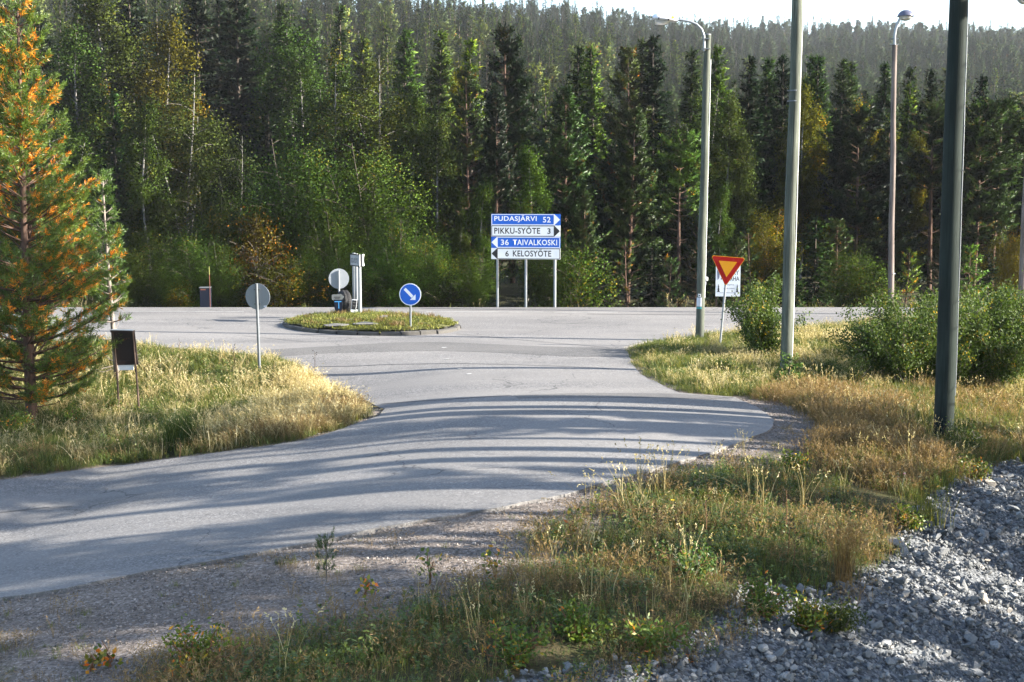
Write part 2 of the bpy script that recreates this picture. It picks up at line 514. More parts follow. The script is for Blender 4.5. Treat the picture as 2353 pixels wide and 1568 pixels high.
def densify(P, step, jit, seed=3):
    g = np.random.default_rng(seed); out = []
    for i in range(len(P)):
        a, b = P[i], P[(i + 1) % len(P)]
        L = np.hypot(*(b - a)); n = max(1, int(L / step)) if L < 40 else max(1, int(L / 2))
        for k in range(n):
            q = a + (b - a) * k / n
            if L < 12: q = q + g.normal(0, jit, 2)
            out.append(q)
    return np.array(out)
ASPH_D = densify(ASPH, .3, .022)

gx = np.unique(np.concatenate([np.linspace(-1200, -120, 24), np.linspace(-120, -16, 40), np.arange(-16, 18, .2), np.linspace(18, 120, 40), np.linspace(120, 1200, 24)]))
gy = np.unique(np.concatenate([np.linspace(-60, 8, 20), np.arange(8, 50, .2), np.arange(50, 90, 1.5), np.linspace(90, 720, 100), np.linspace(720, 2500, 22)]))
XX, YY = np.meshgrid(gx, gy, indexing='ij')
ZZ = H(XX, YY)
in_as = inside(ASPH_D, XX, YY)
near = (np.abs(XX) < 20) & (YY < 50)
ed = np.full(XX.shape, 9.0)
ed[near] = edge_dist(A0, XX[near], YY[near])
ZZ = ZZ - np.where(in_as, .07, .015 * sm(.0, .4, ed) * 0)
ZZ = ZZ + np.where(in_as | (YY > 47.5), 0, (.035 * wob(XX, YY, 1.1) + .02 * wob(XX, YY, 3.1, 1.0)) * sm(0, .8, ed)) - np.where(in_as, 0, .03)

GRAV_V = [(-60, 1700), (-60, 1380), (0, 1372), (350, 1310), (740, 1240), (1000, 1190), (1300, 1134), (1540, 1065), (1720, 1008), (1780, 975), (1700, 912), (1800, 912), (1900, 960), (1910, 1010), (1780, 1050), (1640, 1080), (1560, 1120),
          (1420, 1170), (1300, 1215), (1230, 1300), (1080, 1360), (900, 1400), (700, 1450), (520, 1500), (420, 1700)]
GRAV = poly(GRAV_V)
gr_in = inside(GRAV, XX, YY) & near
gd = np.full(XX.shape, 9.0); gd[near] = edge_dist(GRAV, XX[near], YY[near])
gravel = np.where(gr_in, sm(-.1, .35, gd + .15 * wob(XX, YY, 2.3)), sm(.45, .0, gd + .2 * wob(XX, YY, 2.3)))
gravel = np.maximum(gravel, np.where(near & ~in_as, sm(.42, .12, ed + .12 * wob(XX, YY, 3)), 0))
gravel = np.maximum(gravel, np.where(in_as, 1, 0))
RUB_V = [(1060, 1700), (1130, 1562), (1300, 1540), (1480, 1500), (1630, 1440), (1700, 1350), (1880, 1358), (2050, 1290), (2075, 1190), (2190, 1112), (2285, 1066), (2353, 1058), (2900, 1040), (3300, 1400), (2800, 1800), (1500, 1900)]
RUB = poly(RUB_V)
far_r = slope_s(XX, YY)
rubble = np.where(near & (YY < 40), np.maximum(np.where(inside(RUB, XX, YY), 1.0, 0.0), sm(.6, 1.6, far_r)), 0) * (1 - sm(24, 28, YY))
forest = sm(47.5, 49.5, YY)

def grid_mesh(name, XX, YY, ZZ, attrs, m):
    nx, ny = XX.shape
    co = np.stack([XX, YY, ZZ], -1).reshape(-1, 3)
    i = np.arange(nx - 1)[:, None] * ny + np.arange(ny - 1)[None, :]
    q = np.stack([i, i + ny, i + ny + 1, i + 1], -1).reshape(-1, 4)
    me = quad_mesh(name, co, q, None, None, [m], smooth=True)
    for k, a in attrs.items():
        at = me.attributes.new(k, 'FLOAT', 'POINT'); at.data.foreach_set('value', np.ascontiguousarray(a.reshape(-1), np.float32))
    return me
def quad_mesh(name, co, q, mi, tint, mats, smooth=False):
    me = bpy.data.meshes.new(name)
    nv, nf = len(co), len(q)
    me.vertices.add(nv); me.vertices.foreach_set('co', np.ascontiguousarray(co, np.float32).ravel())
    me.loops.add(nf * 4); me.loops.foreach_set('vertex_index', np.ascontiguousarray(q, np.int32).ravel())
    me.polygons.add(nf)
    me.polygons.foreach_set('loop_start', np.arange(nf, dtype=np.int32) * 4)
    me.polygons.foreach_set('loop_total', np.full(nf, 4, np.int32))
    for m_ in mats: me.materials.append(m_)
    if mi is not None: me.polygons.foreach_set('material_index', np.ascontiguousarray(mi, np.int32))
    if smooth: me.polygons.foreach_set('use_smooth', np.ones(nf, bool))
    if tint is not None:
        at = me.attributes.new('tint', 'FLOAT', 'FACE'); at.data.foreach_set('value', np.ascontiguousarray(tint, np.float32))
    me.update(calc_edges=True)
    return me
ground = link('ground', grid_mesh('ground', XX, YY, ZZ, {'gravel': gravel, 'rubble': rubble, 'forest': forest}, M['ground']))
tag(ground, 'grassy verge, gravel shoulder and forest floor', kind='structure')

def drape(name, P, step, dz, m, parent=None, skirt=.06, boundary=None):
    """a sheet over the ground inside outline P"""
    B = boundary if boundary is not None else densify(P, step, 0)
    lo, hi = B.min(0), B.max(0)
    lo = np.maximum(lo, (-30, 0)); hi = np.minimum(hi, (30, 60))
    gx_, gy_ = np.meshgrid(np.arange(lo[0], hi[0], step), np.arange(lo[1], hi[1], step))
    q = np.stack([gx_.ravel(), gy_.ravel()], 1)
    q = q[inside(B, q[:, 0], q[:, 1])]
    if len(q): q = q[edge_dist(B, q[:, 0], q[:, 1]) > step * .4]
    pts = [Vector(p) for p in np.concatenate([B, q])]
    n = len(B)
    r = delaunay_2d_cdt(pts, [(i, (i + 1) % n) for i in range(n)], [], 1, 1e-5)
    vs = np.array([(v.x, v.y) for v in r[0]])
    z = H(vs[:, 0], vs[:, 1]) + dz
    mb = MB()
    mb.add([(a, b, c) for (a, b), c in zip(vs, z)], r[2], 0, True)
    if skirt:
        zb = H(B[:, 0], B[:, 1]) + dz
        mb.add([(a, b, c) for (a, b), c in zip(B, zb)] + [(a, b, c - skirt) for (a, b), c in zip(B, zb)], [(i, (i + 1) % n, n + (i + 1) % n, n + i) for i in range(n)], 0)
    o = mb.build(name, m, parent)
    return o
road = drape('road', ASPH, .45, 0.0, M['asphalt'], boundary=ASPH_D, skirt=.07)
tag(road, 'worn pale grey asphalt junction of the side road and the main road', kind='structure')
band = drape('asphalt_strip', poly([(610, 804), (763, 796), (913, 787), (1013, 786), (1176, 793), (1301, 798), (1440, 800), (1446, 821), (1301, 819), (1176, 812), (1013, 807), (913, 808), (763, 812), (625, 822)]), .4, .004, M['asphalt_band'], road, 0)
patch = drape('asphalt_patch', poly([(1180, 909), (1330, 904), (1560, 906), (1690, 914), (1640, 918), (1400, 914), (1190, 916)]), .4, .004, M['asphalt_band'], road, 0)
def strip(name, V, w, m, parent, dz=.008):
    P = np.array([G(*p)[:2] for p in V])
    Q = [P[0]]
    for a, b in zip(P[:-1], P[1:]):
        n = max(1, int(np.hypot(*(b - a)) / .4))
        Q += [a + (b - a) * (k + 1) / n for k in range(n)]
    Q = np.array(Q); Q[1:-1] += rng.normal(0, .012, (len(Q) - 2, 2))
    t = np.gradient(Q, axis=0); t /= np.linalg.norm(t, axis=1)[:, None]
    nn = np.stack([-t[:, 1], t[:, 0]], 1) * w / 2
    A, B = Q + nn, Q - nn
    mb = MB(); n = len(Q)
    mb.add([(*p, float(H(*p)) + dz) for p in A] + [(*p, float(H(*p)) + dz) for p in B], [(i, i + 1, n + i + 1, n + i) for i in range(n - 1)], 0, True)
    return mb.build(name, m, parent)
for V, w in (([(708, 844), (900, 838), (1176, 838), (1401, 847)], .035), ([(875, 929), (1020, 919), (1176, 909)], .04), ([(690, 770), (760, 775), (860, 779), (980, 777)], .03),
             ([(1050, 768), (1160, 778), (1290, 790), (1400, 799)], .03), ([(560, 772), (700, 786), (860, 783)], .025), ([(0, 1180), (110, 1168), (165, 1166)], .03), ([(1350, 722), (1600, 724), (1850, 722)], .06)):
    strip('tar_seam', V, w, M['tar'], road)
strip('edge_line', [(980, 717), (1120, 717), (1300, 718), (1420, 718)], .11, M['paint_worn'], road, .007)
strip('edge_line', [(280, 716), (420, 716), (560, 717)], .09, M['paint_worn'], road, .007)
for V in ([(1015, 800), (1026, 799)], [(1023, 827), (1032, 826)], [(1052, 849), (1062, 848)], [(1073, 861), (1083, 860)]):
    strip('paint_fleck', V, .09, M['paint_worn'], road, .012)

# ------------------------------------------------------------------ traffic island
IC, IA, IB, IT = np.array([-4.35, 39.85]), 2.92, 2.2, R(-33)
def isl(w, k=1.0):
    a, b = IA * k * math.cos(w), IB * k * math.sin(w)
    return np.array([IC[0] + a * math.cos(IT) - b * math.sin(IT), IC[1] + a * math.sin(IT) + b * math.cos(IT)])
island = link('traffic_island', None, None, (0, 0, 0))
tag(island, 'oval kerbed traffic island overgrown with moss at the junction', kind='structure')
mb = MB(); rings, nseg = 7, 48
vs = []
for i in range(rings):
    k = .955 * (1 - i / rings)
    for j in range(nseg):
        p = isl(2 * math.pi * j / nseg, k)
        vs.append((p[0], p[1], .13 + .20 * (1 - k * k) + .02 * math.sin(p[0] * 7) * math.cos(p[1] * 6)))
vs.append((IC[0], IC[1], .33))
fs = [(i * nseg + j, i * nseg + (j + 1) % nseg, (i + 1) * nseg + (j + 1) % nseg, (i + 1) * nseg + j) for i in range(rings - 1) for j in range(nseg)]
fs += [((rings - 1) * nseg + j, (rings - 1) * nseg + (j + 1) % nseg, len(vs) - 1) for j in range(nseg)]
mb.add(vs, fs, 0, True)
M['island_soil'] = plain('mossy_soil', (.10, .10, .03), .9, grain=.5, gs=6)
mb.build('mossy_mound', M['island_soil'], island)
nk = 27
for k in range(nk):
    w0, w1 = 2 * math.pi * (k + .035) / nk, 2 * math.pi * (k + .965) / nk
    mb = MB(); vs = []
    dz = random.uniform(-.012, .012); off = random.uniform(-.012, .012)
    for q in range(4):
        w = w0 + (w1 - w0) * q / 3
        for kk, z in ((1.035 + off, -.05), (1.028 + off, .085 + dz), (1.015 + off, .105 + dz), (.97 + off, .11 + dz), (.95 + off, .0)):
            p = isl(w, kk); vs.append((p[0], p[1], z))
    fs = [(q * 5 + i, q * 5 + i + 1, q * 5 + i + 6, q * 5 + i + 5) for q in range(3) for i in range(4)] + [(0, 1, 2, 3, 4), (19, 18, 17, 16, 15)]
    mb.add(vs, fs); mb.build('kerb_stone', M['kerb'], island)
def island_z(x, y):
    d = np.array([x, y]) - IC
    u = (d[0] * math.cos(IT) + d[1] * math.sin(IT)) / IA; v = (-d[0] * math.sin(IT) + d[1] * math.cos(IT)) / IB
    return .13 + .20 * max(0, 1 - u * u - v * v)
def flat_rock(seed, sx, sy, sz):
    g = np.random.default_rng(seed); bm = bmesh.new()
    for p in g.normal(0, 1, (22, 3)):
        p /= np.linalg.norm(p); bm.verts.new((p[0] * sx, p[1] * sy, p[2] * sz))
    bmesh.ops.convex_hull(bm, input=list(bm.verts))
    for v in [v for v in bm.verts if not v.link_faces]: bm.verts.remove(v)
    me = bpy.data.meshes.new('rock'); bm.to_mesh(me); bm.free(); me.materials.append(M['slab']); return me
for vx, vy, sx, lab in ((775, 748, .45, 'pale flat slab in the moss below the black tyre'), (842, 748, .42, 'pale flat slab in the moss below the tall three-post sign'), (885, 739, .22, 'small pale flat stone in the moss beside the keep-right sign')):
    p = at_depth(vx, vy, 38.2 + (vy < 745) * 1.2)
    o = link('flat_stone', flat_rock(int(vx), sx, .28, .05), None, (p[0], p[1], island_z(p[0], p[1]) + .03)); tag(o, lab, 'stone')

# ================================================================== signs
def post(name, x, y, z0, z1, r, parent, m=M['galv']):
    return MB().tube([(x, y, z0), (x, y, z1)], r, 12).build(name, m, parent)

# direction sign board with four panels
D = 47.2
tl, br = at_depth(1128, 491.5, D), at_depth(1287.5, 596, D)
base = G(1208, 704); zb = float(H((tl[0] + br[0]) / 2, D))
W, HH = br[0] - tl[0], tl[2] - br[2]
t = thing('direction_sign', 'four-panel blue and white direction signboard on three grey posts', 'road sign', ((tl[0] + br[0]) / 2, D, zb), R(-7))
rows = [('PUDASJÄRVI', '52', 'blue', 1), ('PIKKU-SYÖTE', '3', 'white', 1), ('TAIVALKOSKI', '36', 'blue', -1), ('KELOSYÖTE', '6', 'white', -1)]
rh = HH / 4
z_top = tl[2] - zb
spec_txt = {0: (-.36 * W + .005, .30 * W), }
for i, (name, km, colr, sd) in enumerate(rows):
    cz = z_top - rh * (i + .5)
    pm, im = (M['blue'], M['white']) if colr == 'blue' else (M['white'], M['black'])
    pn = MB().box((0, 0, cz), (W, .03, rh * .985)).build('sign_panel', pm, t)
    tag(pn, '%s panel reading %s %s' % (colr, name, km))
    # border frame (ring) and arrow
    x0, x1 = (-W / 2 + .012, W / 2 - .215) if sd > 0 else (-W / 2 + .215, W / 2 - .012)
    b = MB(); bw = .022; y = -.0175; h2 = rh * .47
    for (cx, czz, sx, sz) in (((x0 + x1) / 2, cz + h2 - bw / 2, x1 - x0, bw), ((x0 + x1) / 2, cz - h2 + bw / 2, x1 - x0, bw), (x0 + bw / 2, cz, bw, 2 * h2 - 2 * bw), (x1 - bw / 2, cz, bw, 2 * h2 - 2 * bw)):
        b.box((cx, y, czz), (sx, .003, sz))
    b.build('border', im, pn)
    xa = x1 + .001 if sd > 0 else x0 - .001
    xt = W / 2 - .012 if sd > 0 else -W / 2 + .012
    pts = [(xa, cz - h2), (xt, cz), (xa, cz + h2)]
    if sd < 0: pts = pts[::-1]
    MB().prism([(xa, cz - h2), (xt, cz), (xa, cz + h2)] if sd > 0 else [(xa, cz + h2), (xt, cz), (xa, cz - h2)], -.019, -.016, 0).build('arrow', im, pn)
    tx0, tx1 = [(.045, .66), (.045, .71), (.315, .955), (.315, .87)][i]
    umlaut = any(c in name for c in 'ÄÖ')
    h_t = rh * .5
    hh_ = h_t * 1.3 if umlaut else h_t
    lettering(name, (tx1 - tx0) * W, hh_, -W / 2 + (tx0 + tx1) / 2 * W, cz - .0 + (h_t * .15 if umlaut else 0), -.0185, im, pn)
    k0, k1 = [(.75, .86), (.815, .86), (.14, .255), (.205, .255)][i]
    lettering(km, (k1 - k0) * W, h_t, -W / 2 + (k0 + k1) / 2 * W, cz, -.0185, im, pn)
for vx in (1142, 1208, 1275):
    post('post', at_depth(vx, 600, D)[0] - t.location.x, .075, -.5, z_top - .02, .05, t)

# keep-right sign on the island
def round_sign(name, label, vx, vy, vbx, vby, D, rz, zg, dia=.64, back=False, lean=0.0, post_r=.032):
    c = at_depth(vx, vy, D); b = at_depth(vbx, vby, D)
    t = thing(name, label, 'road sign', (b[0], D, zg), rz, rot=(0, lean, rz))
    zc = c[2] - zg
    return t, zc
xy = at_depth(943, 757, 37.95)
t, zc = round_sign('keep_right_sign', 'round blue keep-right sign with white arrow on the traffic island', 944, 676.5, 942.5, 757, 37.95, R(-8), island_z(xy[0], 37.95), lean=R(.6))
face = MB().prism(disc_pts(.325, cz=zc), -.006, .006).build('sign_plate', M['white'], t)
MB().prism(disc_pts(.30, cz=zc), -.0095, -.0065).build('blue_face', M['blue'], face)
a = Matrix.Rotation(R(-45), 2)
arrow = [(-.235, .028), (.06, .028), (.06, .115), (.235, 0), (.06, -.115), (.06, -.028), (-.235, -.028)]
arrow = [(-.235, .045), (.055, .045), (.055, .0), (.02, .125), (.235, 0)]
ar = [(-.24, .042), (.09, .042), (.045, .125), (.245, 0.0), (.045, -.125), (.09, -.042), (-.24, -.042)]
# arrowhead as a separate right-angled head pointing down to the right
sh = [a @ Vector(p) for p in [(-.23, .042), (.10, .042), (.10, -.042), (-.23, -.042)]]
hd = [a @ Vector(p) for p in [(.06, .15), (.215, 0.0), (.06, -.15)]]
m_ = MB().prism([(p.x, p.y + zc) for p in sh][::-1], -.0125, -.0098)
m_.prism([(.16, zc - .16), (.16, zc + .005), (-.005, zc - .16)], -.0127, -.0099)
m_.build('arrow', M['white'], face)
post('post', 0, .045, -.1, zc + .25, .033, t, M['galv_dull'])
boxes('clamp', M['galv_dull'], t, ((0, .012, zc + .13), (.09, .035, .05)), ((0, .012, zc - .13), (.09, .035, .05)))

# round sign seen from behind, island
D = 42.3
xy = at_depth(781, 720, D)
t, zc = round_sign('round_sign', 'round sign seen from behind beside the tyre on the traffic island', 780, 640.5, 780, 720, D, R(9), island_z(xy[0], D))
MB().prism(disc_pts(.33, cz=zc), .045, .055).build('sign_plate', M['sign_back'], t)
post('post', 0, 0, -.1, zc + .27, .032, t)
boxes('bracket', M['galv'], t, ((-.045, .03, zc), (.05, .02, .42)), ((0, .028, zc + .22), (.14, .03, .03)), ((0, .028, zc - .22), (.14, .03, .03)))

# round sign seen from behind, left verge
g0 = G(596, 862); D = g0[1]
t, zc = round_sign('round_sign', 'large round sign seen from behind, in the tall dry grass', 593, 682, 597, 862, D, R(-14), g0[2], lean=R(-.9))
MB().prism(disc_pts(.325, cz=zc), .045, .055).build('sign_plate', M['sign_back'], t)
post('post', 0, 0, -.3, zc + .33, .036, t, M['galv_dull'])
boxes('bracket', M['galv_dull'], t, ((0, .028, zc + .18), (.16, .03, .035)), ((0, .028, zc - .18), (.16, .03, .035)))
MB().box((.19, .0435, zc - .24), (.07, .003, .045)).build('sticker', M['paper'], t)

# yield sign
D = 34.6
b0 = at_depth(1655, 745, D); zb = float(H(b0[0], D))
t = thing('yield_sign', 'red and yellow triangular yield sign on a leaning post', 'road sign', (b0[0], D, zb), rot=(0, R(4.2), R(-6)))
ctr = at_depth(1669, 612, D)
zc = ctr[2] - zb
def tri(s, r=.05):
    pts = []
    for k in range(3):
        w = R(-90 + 120 * k); cx, cz = (s - 2 * r) / math.sqrt(3) * math.cos(w), (s - 2 * r) / math.sqrt(3) * math.sin(w)
        for j in range(7):
            a_ = w + R(-60 + 20 * j); pts.append((cx + r * math.cos(a_), zc + cz + r * math.sin(a_)))
    return pts
face = MB().prism(tri(.86, .045), -.006, .006).build('sign_plate', M['yellow'], t)
MB().prism(tri(.825, .04), -.009, -.0065).build('red_face', M['red'], face)
MB().prism(tri(.475, .01), -.012, -.0095).build('yellow_face', M['yellow'], face)
post('post', 0, .045, -.3, zc + .2, .03, t)

# husky farm board behind it
D = 47.6
tl, br = at_depth(1645.5, 609, D), at_depth(1700, 681, D)
W, HH = br[0] - tl[0], tl[2] - br[2]; zb = float(H((tl[0] + br[0]) / 2, D)); zc = (tl[2] + br[2]) / 2 - zb
t = thing('advertising_board', 'white husky farm notice board behind the yield sign', 'sign', ((tl[0] + br[0]) / 2, D, zb), R(-6))
pn = MB().box((0, 0, zc), (W, .03, HH)).build('board', M['white'], t)
lettering('HUSKY', .62 * W, .14 * HH, .13 * W, zc + .26 * HH, -.017, M['black'], pn, bold=.01, space=1.0)
lettering('TARHA', .62 * W, .14 * HH, .15 * W, zc + .07 * HH, -.017, M['black'], pn, bold=.01, space=1.0)
lettering('ja ohjelma', .40 * W, .05 * HH, .05 * W, zc - .13 * HH, -.017, M['grey_text'], pn)
lettering('auksen mukaan', .44 * W, .05 * HH, .05 * W, zc - .24 * HH, -.017, M['grey_text'], pn)
lettering('www.syotteenhuskytarha', .66 * W, .045 * HH, .0, zc - .385 * HH, -.017, M['grey_text'], pn)
for sx in (-.38, .38):
    e = MB()
    for q in range(3):
        e.prism([(sx * W - .05 + .012 * q, zc - .36 * HH + .085 * q), (sx * W + .05 - .012 * q, zc - .36 * HH + .085 * q), (sx * W, zc - .36 * HH + .085 * q + .13)], -.018 - .001 * q, -.0155)
    e.build('tree_emblem', M['black'], pn)
e = MB().prism([(-.42 * W, zc + .02 * HH), (-.36 * W, zc + .08 * HH), (-.33 * W, zc + .24 * HH), (-.36 * W, zc + .34 * HH), (-.42 * W, zc + .42 * HH), (-.45 * W, zc + .3 * HH), (-.44 * W, zc + .12 * HH)], -.018, -.0155)
e.prism([(-.30 * W, zc + .05 * HH), (-.24 * W, zc + .14 * HH), (-.26 * W, zc + .02 * HH)], -.018, -.0155)
e.build('dog_emblem', M['grey_text'], pn)
for sx in (-.45, .42): MB().box((sx * W, .045, zc / 2 - .25), (.07, .055, zc + .5 + .6)).build('post', M['leg_wood'], t)

# three-post sign on the island
D = 41.5
pb = [(at_depth(vx, vy, d), d) for vx, vy, d in ((815, 724, 42.1), (820.5, 726, 41.7), (827.5, 730, 40.9))]
x0, d0 = pb[2][0][0], pb[2][1]
zg = island_z(x0, d0)
t = thing('destination_sign', 'tall three-post destination sign seen nearly edge-on over the island', 'road sign', (x0, d0, zg))
zt, zbm = at_depth(820, 582, D)[2] - zg, at_depth(820, 609.5, D)[2] - zg
for (p, d) in pb: post('post', p[0] - x0, d - d0, -.15, zt - .02, .058, t)
def panel_between(p0, p1, name, m, thick=.03):
    """a board standing between two plan points"""
    v = Vector((p1[0] - p0[0], p1[1] - p0[1], 0)); L = v.length; ang = math.atan2(v.y, v.x)
    o = MB().box((L / 2, 0, (zt + zbm) / 2), (L, thick, zt - zbm)).build(name, m, t)
    o.location = (p0[0], p0[1], 0); o.rotation_euler = (0, 0, ang)
    return o, L
lx = lambda vx, d: at_depth(vx, 600, d)[0] - x0
A_, B_ = (lx(805.5, 41.35), 41.35 - d0), (lx(827, 40.7), 40.7 - d0 )
pn, L = panel_between(A_, B_, 'sign_panel', M['panel_shaded'])
tag(pn, 'white panel reading ISO-SYÖTE, seen at a sharp angle')
lettering('ISO-SYÖTE', L * .72, (zt - zbm) * .5, L * .47, (zt + zbm) / 2, -.0165, M['black'], pn)
fr = MB()
for z_ in (zt - .012, zbm + .012): fr.box((L / 2, -.0165, z_), (L, .004, .034))
fr.box((.016, -.0165, (zt + zbm) / 2), (.03, .004, zt - zbm - .07)).box((L - .012, -.0165, (zt + zbm) / 2), (.024, .004, zt - zbm - .07)); fr.build('border', M['black'], pn)
A2, B2 = (lx(828.5, 40.72), 40.72 - d0), (lx(836, 41.2), 41.2 - d0)
pn2, L2 = panel_between(A2, B2, 'sign_panel', M['black'])
MB().prism([(L2 * .45, zbm + .01), (L2 - .02, zbm + .01), (L2 * .62, (zt + zbm) / 2), (L2 - .02, zt - .01), (L2 * .45, zt - .01)], -.019, -.0155).build('arrow', M['white'], pn2)
MB().box(((A2[0] + B_[0]) / 2, A2[1] + .05, (zt + zbm) / 2), (.05, .06, zt - zbm - .02)).build('edge_strip', M['black'], t)

# tyre with small plates
D = 41.6
p = at_depth(789, 722, D); zg = island_z(p[0], D)
r_t = (at_depth(789, 668, D)[2] - zg) / 2 + .02
t = thing('planter_tyre', 'black tyre standing upright on the traffic island', 'tyre', (p[0], D, zg - .04), rot=(0, R(3), R(27)))
prof = [(r_t * .60, -.10), (r_t * .66, -.135), (r_t * .85, -.15), (r_t * .96, -.125), (r_t, -.08), (r_t, .08), (r_t * .96, .125), (r_t * .85, .15), (r_t * .66, .135), (r_t * .60, .10), (r_t * .60, -.10)]
MB().lathe([(a, b) for a, b in prof], (0, 0, r_t), 40, axis='x').build('carcass', M['tyre'], t)
tr = MB()
for k in range(40):
    w = 2 * math.pi * k / 40
    for xx_ in (-.05, .05):
        tr.box((xx_, math.cos(w + (.07 if xx_ > 0 else 0)) * (r_t + .006), r_t + math.sin(w + (.07 if xx_ > 0 else 0)) * (r_t + .006)), (.07, .05, .016), (w - math.pi / 2, 0, 0))
tr.build('tread', M['tyre'], t)
p = at_depth(777, 682, 41.2)
t = thing('arrow_plate', 'small weathered arrow plate fixed in front of the black tyre', 'sign', (p[0], 41.2, p[2] - .1), R(8))
MB().prism([(-.20, 0), (.12, 0), (.19, .10), (.10, .19), (-.20, .17)], -.01, .01).build('plate', M['plate_grey'], t)
boxes('print', M['black'], t, ((-.03, -.012, .09), (.2, .003, .025)), ((-.03, -.012, .05), (.15, .003, .02)))
MB().box((0, .03, -.2), (.03, .03, .5)).build('stake', M['dark_wood'], t)
p = at_depth(779, 712, 41.15)
t = thing('emblem_board', 'dark blue board with a pale T-shaped emblem below the tyre plate', 'sign', (p[0], 41.15, island_z(p[0], 41.15)), R(5))
MB().prism([(-.12, 0), (.08, 0), (.12, .46), (-.17, .46)], -.012, .012).build('board', M['cabinet'], t)
MB().box((-.03, -.0145, .40), (.22, .003, .03)).box((-.005, -.0145, .28), (.028, .003, .2)).build('emblem', M['icon_blue'], t)
# leaning boards
for vx, lab in ((811, 'leaning notice board with dark print against the leftmost sign post'), (821, 'leaning notice board with dark print against the middle sign post')):
    p = at_depth(vx, 722, 41.1); zg = island_z(p[0], 41.1)
    t = thing('leaning_board', lab, 'notice board', (p[0], 41.1, zg), rot=(R(-14), R(5), R(-6)))
    hh = at_depth(vx, 690, 41.1)[2] - zg + .03
    MB().box((0, 0, hh / 2), (.165, .02, hh)).build('board', M['white'], t)
    MB().box((0, -.0115, hh * .62), (.145, .003, hh * .66)).build('dark_print', M['tyre'], t)
    boxes('print', M['slab'], t, ((.0, -.0135, hh * .55), (.09, .003, hh * .05)), ((0, -.0135, hh * .78), (.10, .003, .02)))

# ================================================================== poles and lamps
def wood_pole(name, label, group, vbx, vby, vtx, vty, r0, r1, m, D=None):
    if D is None:
        b = G(vbx, vby); D = b[1]
    else:
        b = at_depth(vbx, vby, D); b[2] = float(H(b[0], D))
    tp = at_depth(vtx, vty, D)
    t = thing(name, label, 'pole', (b[0], b[1], b[2]), group=group)
    dx, h = tp[0] - b[0], tp[2] - b[2]
    n = 9; pts = [(dx * k / (n - 1) + .012 * math.sin(k * 1.7), .01 * math.sin(k * 2.3), -.4 + (h + .4) * k / (n - 1)) for k in range(n)]
    pts[0] = (0, 0, -.4)
    MB().tube(pts, [r0 + (r1 - r0) * k / (n - 1) for k in range(n)], 20).build('shaft', m, t)
    return t, dx, h, D
def conduit(t, dx, h, r0, r1, z0, z1, side=1, m=None, r=.012):
    pts = []
    for k in range(14):
        f = (z0 + (z1 - z0) * k / 13) / h
        pts.append((dx * f + side * (r0 + (r1 - r0) * f + r * .8 + .006 * abs(math.sin(k * 2.1))), -.02, f * h))
    MB().tube(pts, r, 6).build('conduit', m or M['galv'], t)

grp = 'wooden utility and lamp poles'
# nearest dark pole
t, dx, h, D = wood_pole('utility_pole', 'thick dark green pole standing in shade at the rubble edge', grp, 2167, 1005, 2202, 0, .185, .158, M['pole_dark'])
# continue above the frame
t.children[0].data = MB().tube([(dx * k * 1.25 / 9 + .01 * math.sin(k), 0, -.4 + (h * 1.25 + .4) * k / 9) for k in range(10)], [.185 - .0035 * k for k in range(10)], 22).mesh('shaft', M['pole_dark'])
conduit(t, dx, h, .185, .158, .8, h * 1.1, m=M['galv'], r=.012)
for k in range(9): boxes('cable_clip', M['galv_dull'], t, ((dx * (.12 + .1 * k) + .185 - .027 * (.12 + .1 * k), -.03, h * (.12 + .1 * k)), (.05, .05, .018)))
# second pole
t, dx, h, D = wood_pole('utility_pole', 'slim grey-green pole with two dark clamp bands, right of the bush', grp, 1804, 868, 1832, 0, .135, .112, M['pole_green'])
t.children[0].data = MB().tube([(dx * k * 1.2 / 9 + .012 * math.sin(k * 1.3), 0, -.4 + (h * 1.2 + .4) * k / 9) for k in range(10)], [.138 - .0028 * k for k in range(10)], 20).mesh('shaft', M['pole_green'])
conduit(t, dx, h, .138, .114, .5, h * 1.1, m=M['white'], r=.010)
for vy in (208.5, 232.5):
    z_ = at_depth(1828, vy, D)[2] - t.location.z; f = z_ / h
    MB().lathe([(.118, -.015), (.124, -.015), (.124, .015), (.118, .015)], (dx * f, 0, z_), 18).box((dx * f - .13, -.02, z_), (.06, .05, .03)).build('clamp_band', M['galv_dull'], t)
# lamp pole by the yield sign
t, dx, h, D = wood_pole('lamp_pole', 'tall grey pole with white street lamp and notice, beside the yield sign', grp, 1606.5, 783, 1626, 79, .122, .088, M['pole_green'])
conduit(t, dx, h, .118, .09, 1.2, h * .92, m=M['white'], r=.009)
MB().lathe([(.0, .0), (.096, .0), (.098, -.03)], (dx, 0, h + .012), 18).build('cap', M['galv_dull'], t)
lp = lambda vx, vy: Vector(at_depth(vx, vy, D)) - t.location
pts = [lp(1617, 118), lp(1617, 95), lp(1616, 82), lp(1611, 68), lp(1600, 57), lp(1585, 51), lp(1570, 48), lp(1556, 46.5)]
for p in pts: p.y = -.10
arm = MB().tube(pts, .033, 10).build('lamp_arm', M['galv'], t)
for vy in (90, 113): boxes('arm_bracket', M['galv_dull'], t, (tuple(lp(1621, vy) + Vector((0, -.05, 0))), (.2, .2, .03)))
c0 = lp(1527, 46); Lh = abs(lp(1555, 46).x - lp(1500, 46).x)
hd = MB()
